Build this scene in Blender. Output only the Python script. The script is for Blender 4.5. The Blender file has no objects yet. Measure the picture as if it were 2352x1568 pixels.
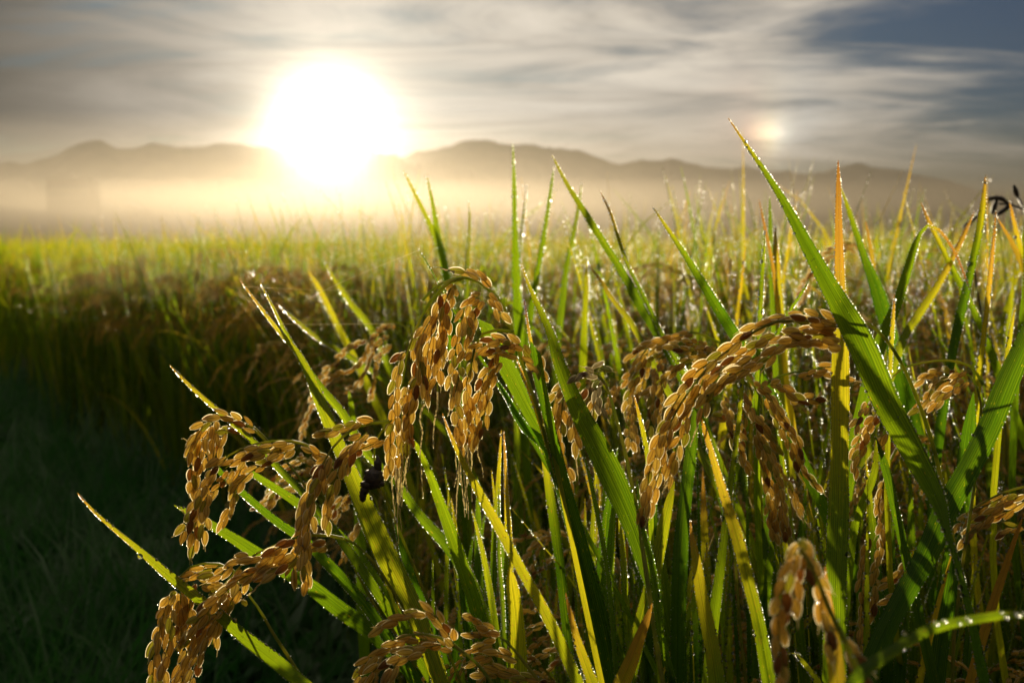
import bpy, math, random
import numpy as np
from math import radians as R, sin, cos, tan, pi
random.seed(7); rng = np.random.default_rng(7)
D = bpy.data
sc = bpy.context.scene
col = sc.collection

# ------------------------------------------------------------------ camera
CAM_H = 1.0
PITCH = math.atan(222/2520)
cam_d = D.cameras.new('camera'); cam = D.objects.new('camera', cam_d); col.objects.link(cam); sc.camera = cam
cam_d.sensor_width = 36.0; cam_d.lens = 36.0*2520/2352
cam.location = (0, 0, CAM_H); cam.rotation_euler = (pi/2-PITCH, 0, 0)
cam_d.clip_start = 0.02; cam_d.clip_end = 30000
cam_d.dof.use_dof = True; cam_d.dof.focus_distance = 0.56; cam_d.dof.aperture_fstop = 13.0
CF = np.array((0, cos(PITCH), -sin(PITCH))); CU = np.array((0, sin(PITCH), cos(PITCH))); CR = np.array((1., 0, 0))
C0 = np.array((0, 0, CAM_H))
def P(x, y, d):                       # a point of the place: bearing (x, y) at depth d metres
    return C0 + d*(CF + CR*((x-1176)/2520) + CU*((784-y)/2520))

# ------------------------------------------------------------------ sun, sky, exposure
sv = P(760, 290, 1.0)-C0; sv = sv/np.linalg.norm(sv)
SUN_EL = math.asin(sv[2]); SUN_AZ = math.atan2(sv[0], sv[1])
from mathutils import Vector, Matrix
sun_d = D.lights.new('sun', 'SUN'); sun = D.objects.new('sun', sun_d); col.objects.link(sun)
sun_d.energy = 5.0; sun_d.angle = R(0.6); sun_d.color = (1.0, 0.84, 0.58)
sun.rotation_euler = Vector(sv).to_track_quat('Z', 'Y').to_euler()
sun.location = (0, 0, 50)

sc.view_settings.view_transform = 'Standard'; sc.view_settings.look = 'None'
sc.view_settings.exposure = 0.8; sc.view_settings.gamma = 1.0
sc.view_settings.use_curve_mapping = False
sc.render.engine = 'CYCLES'
cy = sc.cycles
cy.use_denoising = True; cy.max_bounces = 7; cy.diffuse_bounces = 3; cy.glossy_bounces = 2
cy.transmission_bounces = 5; cy.transparent_max_bounces = 4; cy.volume_bounces = 0
cy.caustics_reflective = False; cy.caustics_refractive = False
cy.sample_clamp_indirect = 60.0; cy.sample_clamp_direct = 0
cy.use_adaptive_sampling = True; cy.adaptive_threshold = 0.015

class NT:
    def __init__(s, nt): s.nt = nt; s.n = nt.nodes; s.l = nt.links
    def new(s, t, **kw):
        nd = s.n.new(t)
        for k, v in kw.items(): setattr(nd, k, v)
        return nd
    def lk(s, a, b):
        if not isinstance(a, bpy.types.NodeSocket): a = a.outputs[0]
        s.l.new(a, b)
    def setv(s, sock, v):
        if isinstance(v, (bpy.types.NodeSocket, bpy.types.Node)): s.lk(v, sock)
        else: sock.default_value = v
    def math(s, op, a, b=None, c=None, clamp=False):
        nd = s.new('ShaderNodeMath', operation=op); nd.use_clamp = clamp
        s.setv(nd.inputs[0], a)
        if b is not None: s.setv(nd.inputs[1], b)
        if c is not None: s.setv(nd.inputs[2], c)
        return nd.outputs[0]
    def vmath(s, op, a, b=None):
        nd = s.new('ShaderNodeVectorMath', operation=op); s.setv(nd.inputs[0], a)
        if b is not None: s.setv(nd.inputs[1], b)
        return nd.outputs['Value'] if op in ('DOT_PRODUCT', 'LENGTH') else nd.outputs[0]
    def mixc(s, f, a, b, mode='MIX'):
        nd = s.new('ShaderNodeMix', data_type='RGBA', blend_type=mode)
        s.setv(nd.inputs[0], f)
        for so, v in ((nd.inputs[6], a), (nd.inputs[7], b)):
            if isinstance(v, tuple) and len(v) == 3: v = v+(1,)
            s.setv(so, v)
        return nd.outputs[2]
    def ramp(s, f, stops, interp='LINEAR'):
        nd = s.new('ShaderNodeValToRGB'); cr = nd.color_ramp; cr.interpolation = interp
        while len(cr.elements) < len(stops): cr.elements.new(0.5)
        for e, (p, c) in zip(cr.elements, stops):
            e.position = p; e.color = tuple(c)+(1,) if len(c) == 3 else c
        s.setv(nd.inputs[0], f); return nd.outputs[0]
    def noise(s, vec, scale, detail=3, rough=.5, dist=0):
        nd = s.new('ShaderNodeTexNoise'); nd.inputs['Scale'].default_value = scale
        nd.inputs['Detail'].default_value = detail; nd.inputs['Roughness'].default_value = rough
        nd.inputs['Distortion'].default_value = dist
        if vec is not None: s.lk(vec, nd.inputs['Vector'])
        return nd.outputs[0]
    def maprange(s, v, a, b, c=0., d=1., smooth=False):
        nd = s.new('ShaderNodeMapRange'); nd.interpolation_type = 'SMOOTHSTEP' if smooth else 'LINEAR'
        s.setv(nd.inputs[0], v)
        for i, x in enumerate((a, b, c, d)): nd.inputs[i+1].default_value = x
        return nd.outputs[0]

world = D.worlds.new('World'); sc.world = world; world.use_nodes = True
w = NT(world.node_tree); w.n.clear()
tc = w.new('ShaderNodeTexCoord'); dirv = tc.outputs['Generated']
sky = w.new('ShaderNodeTexSky', sky_type='NISHITA'); sky.sun_disc = False
sky.sun_elevation = SUN_EL; sky.sun_rotation = SUN_AZ; sky.air_density = 1.0; sky.dust_density = 1.5; sky.ozone_density = 2.0
cosang = w.vmath('DOT_PRODUCT', dirv, tuple(sv))
ang = w.math('MULTIPLY', w.math('ARCCOSINE', w.math('MINIMUM', cosang, 0.999999)), 57.29578)   # degrees from the sun
sep = w.new('ShaderNodeSeparateXYZ'); w.lk(dirv, sep.inputs[0])
zz = w.math('ADD', w.math('MAXIMUM', sep.outputs[2], 0.0), 0.17)
px = w.math('DIVIDE', sep.outputs[0], zz); py = w.math('DIVIDE', sep.outputs[1], zz)
comb = w.new('ShaderNodeCombineXYZ'); w.lk(px, comb.inputs[0]); w.lk(py, comb.inputs[1])
mp = w.new('ShaderNodeMapping'); w.lk(comb, mp.inputs[0]); mp.inputs['Rotation'].default_value = (0, 0, R(24)); mp.inputs['Scale'].default_value = (0.5, 1.7, 1)
n1 = w.noise(mp, 1.9, 8, .60, 1.1)
comb2 = w.new('ShaderNodeCombineXYZ'); w.lk(w.math('ARCTAN2', sep.outputs[0], sep.outputs[1]), comb2.inputs[0]); w.lk(w.math('ARCSINE', sep.outputs[2]), comb2.inputs[1])
mp2 = w.new('ShaderNodeMapping'); w.lk(comb2, mp2.inputs[0]); mp2.inputs['Rotation'].default_value = (0, 0, R(-11)); mp2.inputs['Scale'].default_value = (1.5, 9.5, 1)
n2 = w.noise(mp2, 2.4, 8, .60, .9)
mp3 = w.new('ShaderNodeMapping'); w.lk(comb, mp3.inputs[0]); mp3.inputs['Scale'].default_value = (.28, .4, 1)
n3 = w.noise(mp3, 1.0, 2, .5)
def hole(x, y, deg, k):                 # a soft round spot: thins the cloud sheet, and dims the left sky
    h = P(x, y, 1.0)-C0; h = h/np.linalg.norm(h)
    a_ = w.math('MULTIPLY', w.math('ARCCOSINE', w.math('MINIMUM', w.vmath('DOT_PRODUCT', dirv, tuple(h)), .999999)), 57.29578/deg)
    return w.math('MULTIPLY', w.math('EXPONENT', w.math('MULTIPLY', w.math('POWER', a_, 2.0), -1.0)), k)
dens = w.math('ADD', w.math('MULTIPLY', n1, 2.0), w.math('ADD', w.math('MULTIPLY', n2, 1.7), w.math('MULTIPLY', n3, 1.3)))   
# thinner high cloud towards the upper right, a veil of it everywhere near the sun
veil = w.math('ADD', w.maprange(ang, 8, 36, 0.22, -0.14), w.maprange(ang, 50, 85, 0.0, 0.8))
veil = w.math('SUBTRACT', w.math('SUBTRACT', w.math('SUBTRACT', veil, hole(2420, -200, 9.5, .80)), hole(-250, -250, 9, .2)), hole(2600, 300, 7, .3))
cm = w.maprange(w.math('ADD', dens, veil), 1.70, 2.72, 0.0, 1.0, True)
clear = w.vmath('MULTIPLY', sky.outputs[0], (0.0055, 0.0110, 0.021))
e1 = w.math('EXPONENT', w.math('DIVIDE', ang, -32.0)); e2 = w.math('EXPONENT', w.math('DIVIDE', ang, -3.0))
amp = w.math('ADD', w.math('ADD', w.math('MULTIPLY', e1, 0.58), 0.045), w.maprange(sep.outputs[2], 0.45, .8, 0.0, .12))
thick = w.math('SUBTRACT', 1.0, w.math('ADD', hole(-350, 150, 17, .92), hole(1176, -900, 12, .15)))      # dims the left and upper sky in place of lens vignetting
amp = w.math('MULTIPLY', amp, w.math('MAXIMUM', thick, .1))
cl = w.new('ShaderNodeVectorMath', operation='SCALE'); cl.inputs[0].default_value = (1.0, .895, .745); w.lk(w.math('MULTIPLY', amp, w.maprange(n2, .34, .66, .72, 1.30)), cl.inputs['Scale'])
skyc = w.mixc(cm, clear, cl.outputs[0])
g1 = w.math('MULTIPLY', e2, .10)
core = w.math('MULTIPLY', w.math('EXPONENT', w.math('MULTIPLY', w.math('POWER', w.math('DIVIDE', ang, 1.5), 2.0), -1.0)), 2.5)
disc = w.math('MULTIPLY', w.maprange(ang, .5, .9, 1, 0, True), 400.0)
gl = w.new('ShaderNodeVectorMath', operation='SCALE'); gl.inputs[0].default_value = (1.0, .93, .78)
w.lk(w.math('ADD', w.math('ADD', g1, core), disc), gl.inputs['Scale'])
# parhelion: the bright patch of ice-crystal light 22 degrees from the sun
dv = P(1762, 325, 1.0)-C0; dv = dv/np.linalg.norm(dv)
da = w.math('MULTIPLY', w.math('ARCCOSINE', w.math('MINIMUM', w.vmath('DOT_PRODUCT', dirv, tuple(dv)), .999999)), 57.29578)
dg = w.math('EXPONENT', w.math('MULTIPLY', w.math('POWER', w.math('DIVIDE', da, .85), 2.0), -1.0))
dg2 = w.math('EXPONENT', w.math('MULTIPLY', w.math('POWER', w.math('DIVIDE', da, 2.6), 2.0), -1.0))
dtot = w.math('MULTIPLY', w.math('ADD', w.math('MULTIPLY', dg, .62), w.math('MULTIPLY', dg2, .10)), w.maprange(n2, .38, .6, .12, 1.5))
dcol = w.ramp(w.maprange(ang, 21.0, 24.0), [(0, (1., .42, .18)), (.4, (1., .8, .45)), (.6, (1., .93, .75)), (1, (.65, .85, 1.))])
dn = w.new('ShaderNodeVectorMath', operation='SCALE'); w.lk(dcol, dn.inputs[0]); w.lk(dtot, dn.inputs['Scale'])
tot = w.vmath('ADD', w.vmath('ADD', skyc, gl.outputs[0]), dn.outputs[0])
bg = w.new('ShaderNodeBackground'); w.lk(tot, bg.inputs[0]); bg.inputs[1].default_value = 1.0
wo = w.new('ShaderNodeOutputWorld'); w.lk(bg, wo.inputs[0])
world.cycles.sampling_method = 'MANUAL'; world.cycles.sample_map_resolution = 2048

# ------------------------------------------------------------------ materials
def mat(name):
    m = D.materials.new(name); m.use_nodes = True; t = NT(m.node_tree); t.n.clear()
    o = t.new('ShaderNodeOutputMaterial'); return m, t, o
def plain(name, c, rough=.8, nscale=None, c2=None):
    m, t, o = mat(name)
    p = t.new('ShaderNodeBsdfPrincipled'); p.inputs['Roughness'].default_value = rough
    if nscale:
        g = t.new('ShaderNodeNewGeometry')
        t.lk(t.mixc(t.maprange(t.noise(g.outputs['Position'], nscale, 4), .35, .65), c, c2), p.inputs['Base Color'])
    else: p.inputs['Base Color'].default_value = c+(1,)
    t.lk(p, o.inputs[0]); return m

def leaf_material():
    m, t, o = mat('rice_leaf')
    a = t.new('ShaderNodeAttribute', attribute_name='age'); lc = t.new('ShaderNodeAttribute', attribute_name='lc')
    s = t.new('ShaderNodeSeparateXYZ'); t.lk(lc.outputs['Vector'], s.inputs[0])
    u, v, rd = s.outputs
    cv = t.new('ShaderNodeCombineXYZ'); t.lk(t.math('MULTIPLY', u, 6.0), cv.inputs[0]); t.lk(t.math('MULTIPLY', v, 28.0), cv.inputs[1]); t.lk(t.math('MULTIPLY', rd, 50.), cv.inputs[2])
    blotch = t.noise(cv, 1.0, 4, .6)
    cs = t.new('ShaderNodeCombineXYZ'); t.lk(t.math('MULTIPLY', u, 22.0), cs.inputs[0]); t.lk(t.math('MULTIPLY', v, 6.0), cs.inputs[1]); t.lk(t.math('MULTIPLY', rd, 50.), cs.inputs[2])
    streak = t.noise(cs, 1.0, 3, .6)
    cp = t.new('ShaderNodeCombineXYZ'); t.lk(t.math('MULTIPLY', u, 5.0), cp.inputs[0]); t.lk(t.math('MULTIPLY', v, 260.0), cp.inputs[1]); t.lk(t.math('MULTIPLY', rd, 90.), cp.inputs[2])
    spot = t.math('MULTIPLY', t.maprange(t.noise(cp, 1.0, 2, .5), .68, .74, 0, 1, True), .5)
    age = t.math('ADD', t.math('ADD', a.outputs['Fac'], spot), t.math('ADD', t.math('MULTIPLY', t.math('SUBTRACT', blotch, .5), .34), t.math('MULTIPLY', t.math('SUBTRACT', streak, .5), .32)), clamp=True)
    base = t.ramp(age, [(0, (.028, .085, .010)), (.3, (.055, .135, .012)), (.55, (.19, .20, .016)), (.75, (.36, .20, .03)), (1, (.24, .10, .03))])
    tr = t.ramp(age, [(0, (.10, .25, .004)), (.3, (.34, .48, .006)), (.55, (.78, .68, .015)), (.75, (.82, .45, .04)), (1, (.50, .20, .04))])
    vein = t.math('SINE', t.math('MULTIPLY', u, 34.0))
    vs = t.maprange(vein, -1, 1, .66, 1.08)
    mid = t.maprange(t.math('ABSOLUTE', u), 0.0, .09, .62, 1.0, True)
    k = t.math('MULTIPLY', t.math('MULTIPLY', vs, mid), t.maprange(streak, .3, .7, .72, 1.2))
    sc1 = t.new('ShaderNodeVectorMath', operation='SCALE'); t.lk(tr, sc1.inputs[0]); t.lk(k, sc1.inputs['Scale'])
    p = t.new('ShaderNodeBsdfPrincipled'); t.lk(base, p.inputs['Base Color']); p.inputs['Roughness'].default_value = .42
    p.inputs['Specular IOR Level'].default_value = .35
    p.inputs['Sheen Weight'].default_value = .25; p.inputs['Sheen Roughness'].default_value = .3; p.inputs['Sheen Tint'].default_value = (1, .95, .7, 1)
    bp = t.new('ShaderNodeBump'); bp.inputs['Strength'].default_value = .35; bp.inputs['Distance'].default_value = .0006
    t.lk(t.math('ADD', vein, t.math('MULTIPLY', streak, 2.0)), bp.inputs['Height']); t.lk(bp, p.inputs['Normal'])
    tl = t.new('ShaderNodeBsdfTranslucent'); t.lk(sc1.outputs[0], tl.inputs[0])
    mx = t.new('ShaderNodeMixShader'); mx.inputs[0].default_value = .66; t.lk(p, mx.inputs[1]); t.lk(tl, mx.inputs[2])
    t.lk(mx, o.inputs[0]); return m
def grain_material(name='rice_husk', c1=(.46, .33, .11), c2=(.60, .48, .20), tc1=(.97, .66, .18), tc2=(1., .86, .33), mixf=.74):
    m, t, o = mat(name)
    lc = t.new('ShaderNodeAttribute', attribute_name='lc'); s = t.new('ShaderNodeSeparateXYZ'); t.lk(lc.outputs['Vector'], s.inputs[0])
    u, v, rd = s.outputs
    rib = t.math('COSINE', t.math('MULTIPLY', u, 5.0))
    g = t.new('ShaderNodeNewGeometry')
    n = t.noise(g.outputs['Position'], 900., 2)
    f = t.math('ADD', t.math('MULTIPLY', rd, .7), t.math('MULTIPLY', n, .4), clamp=True)
    base = t.mixc(f, c1, c2); tr = t.mixc(f, tc1, tc2)
    brown = t.math('MULTIPLY', t.maprange(rd, .90, .93, 0, 1), .8); green = t.math('MULTIPLY', t.maprange(rd, .12, .09, 0, 1), .6)       # spoilt and unripe husks
    base = t.mixc(green, t.mixc(brown, base, (.16, .08, .035)), (.26, .32, .08)); tr = t.mixc(green, t.mixc(brown, tr, (.40, .17, .05)), (.55, .70, .12))
    p = t.new('ShaderNodeBsdfPrincipled'); t.lk(t.mixc(t.maprange(rib, .3, 1, 0, .35), base, (.16, .09, .03)), p.inputs['Base Color']); p.inputs['Roughness'].default_value = .5
    p.inputs['Specular IOR Level'].default_value = .35
    p.inputs['Sheen Weight'].default_value = .8; p.inputs['Sheen Roughness'].default_value = .25; p.inputs['Sheen Tint'].default_value = (1, .85, .5, 1)
    bp = t.new('ShaderNodeBump'); bp.inputs['Strength'].default_value = .7; bp.inputs['Distance'].default_value = .0005
    t.lk(t.math('ADD', t.math('MULTIPLY', rib, -.6), n), bp.inputs['Height']); t.lk(bp, p.inputs['Normal'])
    tl = t.new('ShaderNodeBsdfTranslucent'); t.lk(t.mixc(t.maprange(rib, .35, 1, 0, .62), tr, (.35, .16, .03)), tl.inputs[0])
    lw = t.new('ShaderNodeLayerWeight'); lw.inputs[0].default_value = .5
    # the fuzz at the rim of a husk lets more light through
    mx = t.new('ShaderNodeMixShader'); t.lk(t.maprange(lw.outputs['Facing'], .35, .9, mixf, .85), mx.inputs[0]); t.lk(p, mx.inputs[1]); t.lk(tl, mx.inputs[2])
    t.lk(mx, o.inputs[0]); return m
def stalk_material():
    m, t, o = mat('rice_stalk')
    g = t.new('ShaderNodeNewGeometry'); n = t.noise(g.outputs['Position'], 90., 3)
    p = t.new('ShaderNodeBsdfPrincipled'); t.lk(t.mixc(t.maprange(n, .35, .65), (.10, .16, .02), (.25, .22, .05)), p.inputs['Base Color']); p.inputs['Roughness'].default_value = .5
    tl = t.new('ShaderNodeBsdfTranslucent'); t.lk(t.mixc(n, (.35, .5, .03), (.75, .65, .08)), tl.inputs[0])
    mx = t.new('ShaderNodeMixShader'); mx.inputs[0].default_value = .5; t.lk(p, mx.inputs[1]); t.lk(tl, mx.inputs[2]); t.lk(mx, o.inputs[0]); return m
def dew_material():
    m, t, o = mat('dew_water')
    g = t.new('ShaderNodeBsdfGlass'); g.inputs['IOR'].default_value = 1.33; g.inputs['Roughness'].default_value = .30
    t.lk(g, o.inputs[0]); return m
def drop_material():
    m, t, o = mat('hanging_drop_water')
    p = t.new('ShaderNodeBsdfPrincipled'); p.inputs['Transmission Weight'].default_value = 1; p.inputs['IOR'].default_value = 1.33
    p.inputs['Roughness'].default_value = .03; p.inputs['Base Color'].default_value = (1, 1, 1, 1); t.lk(p, o.inputs[0]); return m
def awn_material():
    m, t, o = mat('awn_fibre')
    d = t.new('ShaderNodeBsdfDiffuse'); d.inputs[0].default_value = (.55, .42, .18, 1)
    tl = t.new('ShaderNodeBsdfTranslucent'); tl.inputs[0].default_value = (1, .9, .58, 1)
    mx = t.new('ShaderNodeMixShader'); mx.inputs[0].default_value = .75; t.lk(d, mx.inputs[1]); t.lk(tl, mx.inputs[2]); t.lk(mx, o.inputs[0]); return m
M_LEAF = leaf_material(); M_GRAIN = grain_material(); M_STALK = stalk_material(); M_DEW = dew_material(); M_DROP = drop_material(); M_AWN = awn_material()
M_GREY = grain_material('pale_husk', (.32, .28, .18), (.45, .41, .30), (.62, .56, .36), (.78, .72, .5), .6)
M_BLACK = plain('blackened_husk', (.016, .012, .009), .5, 500., (.06, .04, .025))
M_MTN = plain('forest_slope', (.035, .04, .022), .95, .012, (.07, .065, .035))
M_MUD = plain('paddy_soil', (.035, .028, .018), .9, 3.0, (.07, .055, .035))
M_WEED = None

# ------------------------------------------------------------------ mesh builder
class MB:
    def __init__(s): s.v = []; s.f = []; s.a = []; s.c = []; s.m = []; s.n = 0
    def add(s, v, f, age=None, lc=None, mi=0):
        v = np.asarray(v, float); k = len(v)
        s.v.append(v); s.a.append(np.zeros(k) if age is None else np.broadcast_to(age, (k,)).astype(float))
        s.c.append(np.zeros((k, 3)) if lc is None else np.asarray(lc, float))
        f = np.asarray(f)
        s.f.append(f+s.n); s.m.append(np.full(len(f), mi, int)); s.n += k
    def build(s, name, mats, parent=None, link=True, smooth=True, origin=None):
        me = D.meshes.new(name); V = np.concatenate(s.v)
        if origin is not None: V = V-np.asarray(origin)
        loops = np.concatenate([f.ravel() for f in s.f]); sizes = np.concatenate([np.full(len(f), f.shape[1]) for f in s.f])
        me.vertices.add(len(V)); me.vertices.foreach_set('co', V.ravel())
        me.loops.add(len(loops)); me.loops.foreach_set('vertex_index', loops.astype(np.int32))
        me.polygons.add(len(sizes)); st = np.concatenate(([0], np.cumsum(sizes)[:-1]))
        me.polygons.foreach_set('loop_start', st.astype(np.int32)); me.polygons.foreach_set('loop_total', sizes.astype(np.int32))
        me.polygons.foreach_set('material_index', np.concatenate(s.m).astype(np.int32))
        me.polygons.foreach_set('use_smooth', np.full(len(sizes), smooth))
        at = me.attributes.new('age', 'FLOAT', 'POINT'); at.data.foreach_set('value', np.concatenate(s.a))
        at = me.attributes.new('lc', 'FLOAT_VECTOR', 'POINT'); at.data.foreach_set('vector', np.concatenate(s.c).ravel())
        me.update(calc_edges=True); me.validate()
        for m in (mats if isinstance(mats, (list, tuple)) else [mats]): me.materials.append(m)
        o = D.objects.new(name, me)
        if parent is not None: o.parent = parent
        if link: col.objects.link(o)
        return o

def nrm(a): return a/(np.linalg.norm(a, axis=-1, keepdims=True)+1e-12)
def catmull(pts, n):                   # smooth curve through rows of pts, n samples evenly spaced in length
    p = np.asarray(pts, float)
    if len(p) == 2: p = np.array([p[0], (p[0]+p[1])/2, p[1]])
    q = np.vstack([2*p[0]-p[1], p, 2*p[-1]-p[-2]]); out = []
    for i in range(1, len(q)-2):
        t = np.linspace(0, 1, 12, endpoint=False)[:, None]
        a, b, c, d = q[i-1], q[i], q[i+1], q[i+2]
        out.append(.5*((2*b)+(-a+c)*t+(2*a-5*b+4*c-d)*t*t+(-a+3*b-3*c+d)*t**3))
    out = np.vstack(out+[q[-2][None]])
    L = np.concatenate(([0], np.cumsum(np.linalg.norm(np.diff(out[:, :3], axis=0), axis=1))))
    s = np.linspace(0, L[-1], n)
    return np.stack([np.interp(s, L, out[:, k]) for k in range(out.shape[1])], 1), L[-1]

def tube(mb, C, r, k=5, mi=0, lc=None):
    C = np.asarray(C); n = len(C); T = nrm(np.gradient(C, axis=0)); r = np.broadcast_to(r, (n,))
    ref = np.array((.31, .9, .29)); A = nrm(np.cross(T, ref)); B = np.cross(T, A)
    th = np.arange(k)*2*pi/k
    V = C[:, None]+r[:, None, None]*(A[:, None]*np.cos(th)[None, :, None]+B[:, None]*np.sin(th)[None, :, None])
    i = np.arange(n-1)[:, None]*k; j = np.arange(k)[None]; j2 = (j+1) % k
    F = np.stack([i+j, i+j2, i+k+j2, i+k+j], -1).reshape(-1, 4)
    mb.add(V.reshape(-1, 3), F, lc=lc, mi=mi)

def ribbon(mb, C, N, W, age, fold=.35, cols=4, rd=0., curl=0.):
    """leaf blade: centre line C, surface normals N, half widths W; folded along the midrib"""
    n = len(C); T = nrm(np.gradient(C, axis=0)); S = nrm(np.cross(T, N)); N = np.cross(S, T)
    u = np.linspace(-1, 1, cols+1); L = np.concatenate(([0], np.cumsum(np.linalg.norm(np.diff(C, axis=0), axis=1))))
    rip = 1+.05*np.sin(L*90+rd*20)
    V = C[:, None]+S[:, None]*(u[None, :, None]*(W*rip)[:, None, None])+N[:, None]*((np.abs(u)**1.3)[None, :, None]*(W*fold)[:, None, None])
    c1 = cols+1; i = np.arange(n-1)[:, None]*c1; j = np.arange(cols)[None]
    F = np.stack([i+j, i+j+1, i+c1+j+1, i+c1+j], -1).reshape(-1, 4)
    lc = np.stack([np.broadcast_to(u, (n, c1)), np.broadcast_to(L[:, None], (n, c1)), np.full((n, c1), rd)], -1).reshape(-1, 3)
    mb.add(V.reshape(-1, 3), F, age=np.repeat(np.broadcast_to(age, (n,)), c1), lc=lc)
    return V

def grain_template(ks, kr):
    rings = np.linspace(0, 1, kr+2)[1:-1]; V = [(0, 0, 0)]; LC = [(0, 0, 0)]
    for z in rings:
        r = (math.sin(pi*z**.93)**.60)*(1-.14*z)
        for j in range(ks):
            a = 2*pi*j/ks; rr = r*(1+.10*math.cos(5*a))
            V.append((.5*rr*cos(a), .5*rr*sin(a)*.78, z)); LC.append((a, z, 0))
    V.append((0, 0, 1.03)); LC.append((0, 1, 0)); F = []
    for i in range(kr-1):
        for j in range(ks): F.append((1+i*ks+j, 1+i*ks+(j+1) % ks, 1+(i+1)*ks+(j+1) % ks, 1+(i+1)*ks+j))
    F3 = []
    for j in range(ks):
        F3.append((0, 1+(j+1) % ks, 1+j)); e = 1+(kr-1)*ks; F3.append((e+j, e+(j+1) % ks, len(V)-1))
    return np.array(V), np.array(F), np.array(F3), np.array(LC)
G_HI = grain_template(10, 8); G_MID = grain_template(6, 4); G_LO = grain_template(4, 2)
def drop_template():
    import bmesh
    bm = bmesh.new(); bmesh.ops.create_icosphere(bm, subdivisions=1, radius=1.0)
    V = np.array([v.co[:] for v in bm.verts]); F = np.array([[v.index for v in f.verts] for f in bm.faces]); bm.free(); return V, F
DV, DF = drop_template()
O_V = np.array([(1, 0, 0), (-1, 0, 0), (0, 1, 0), (0, -1, 0), (0, 0, 1), (0, 0, -1)], float)
O_F = np.array([(0, 2, 4), (2, 1, 4), (1, 3, 4), (3, 0, 4), (2, 0, 5), (1, 2, 5), (3, 1, 5), (0, 3, 5)])
def add_copies(mb, tv, faces, pos, scl, rot=None, lc=None, mi=0):
    pos = np.asarray(pos); k = len(pos); n = len(tv)
    V = np.broadcast_to(tv, (k, n, 3))*np.asarray(scl).reshape(k, 1, -1)
    if rot is not None: V = np.einsum('kij,knj->kni', rot, V)
    V = (V+pos[:, None]).reshape(-1, 3)
    LC = None if lc is None else lc.reshape(-1, 3)
    for a, F in enumerate(faces):
        FF = (F[None]+(np.arange(k)*n)[:, None, None]).reshape(-1, F.shape[1])
        if a == 0: mb.add(V, FF, lc=LC, mi=mi); base = mb.n-k*n
        else: mb.f.append(FF+base); mb.m.append(np.full(len(FF), mi, int))
def drops(mb, pos, r, hi=True):
    if len(pos): add_copies(mb, DV if hi else O_V, [DF if hi else O_F], pos, np.asarray(r).reshape(-1, 1))

def strand(mb, C, tmpl, glen=.0074, gwid=.0034, pitch=.0042, r=.00028, skip=.0, grains=True, dew=None, seed=None):
    """one branch of a panicle: stem tube + seeds laid along it, overlapping, left and right"""
    rg = rng
    C, L = catmull(C, max(6, int(np.linalg.norm(np.diff(C, axis=0), axis=1).sum()/.004)))
    tube(mb, C, r, 4 if tmpl is not G_LO else 3, mi=1)
    n = max(1, int((L-skip)/pitch)); s = skip+np.arange(n)*pitch; Ls = np.linspace(0, L, len(C))
    pos = np.stack([np.interp(s, Ls, C[:, k]) for k in range(3)], 1); T = nrm(np.gradient(C, axis=0))
    t = nrm(np.stack([np.interp(s, Ls, T[:, k]) for k in range(3)], 1))
    side = np.where(np.arange(n) % 2 == 0, 1., -1.)
    view = nrm(pos-C0) if np.linalg.norm(pos[0]-C0) < 3 else np.broadcast_to((0, 1., 0), pos.shape)
    a = nrm(np.cross(t, view)); b = np.cross(t, a)
    phi = rg.normal(0, .75, n)+(side < 0)*pi
    o = a*np.cos(phi)[:, None]+b*np.sin(phi)[:, None]
    tilt = rg.normal(.13, .10, n)
    ax = nrm(t*np.cos(tilt)[:, None]+o*np.sin(tilt)[:, None]); sx = nrm(np.cross(ax, view+rg.normal(0, .5, (n, 3)))); sy = np.cross(ax, sx)
    rot = np.stack([sx, sy, ax], -1)
    pos2 = pos+o*(gwid*.30)
    g = glen*rg.normal(1, .07, n).clip(.8, 1.2); wd = gwid*rg.normal(1, .10, n).clip(.7, 1.2)
    V, F, F3, LC = tmpl; rd = rg.random(n)
    lc = np.broadcast_to(LC, (n, len(LC), 3)).copy(); lc[:, :, 2] = rd[:, None]
    add_copies(mb, V, [F, F3], pos2, np.stack([wd, wd, g], 1), rot, lc)
    if tmpl is not G_LO:                 # hairy keel: a thin fringe round each husk, shaped to catch backlight as a bright rim
        zz_ = np.linspace(.04, 1., 7); rr_ = np.array([(math.sin(pi*min(z_, .985)**.93)**.60)*(1-.14*z_)*.5 for z_ in zz_])
        fr_ = []
        for sg in (1, -1):
            for z_, q_ in zip(zz_, rr_): fr_ += [(sg*q_*.9, 0, z_), (sg*(q_+.085), 0, z_+(.03 if z_ > .9 else 0))]
        fr_ = np.array(fr_); FFr = np.array([(b_+2*i_, b_+2*i_+1, b_+2*i_+3, b_+2*i_+2) for b_ in (0, 14) for i_ in range(6)])
        add_copies(mb, fr_, [FFr], pos2, np.stack([wd, wd, g], 1), rot, None, mi=2)
    if tmpl is G_HI:                     # short bristle at the tip of each husk
        tip = pos2+ax*(g*1.0)[:, None]
        for k in range(n):
            if rg.random() < .35:
                e = tip[k]+ax[k]*rg.uniform(.001, .004)+rg.normal(0, .0006, 3); tube(mb, [tip[k]-ax[k]*.0006, (tip[k]+e)/2, e], [.00022, .00016, .00008], 3, mi=2)
    if dew is not None:
        for k in range(n):
            if rg.random() < .5:
                dew.append((pos2[k]+ax[k]*g[k]*rg.uniform(.2, 1.)+sx[k]*wd[k]*.42*rg.choice((-1, 1)), rg.uniform(.00016, .00042)))
    return C

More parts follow.
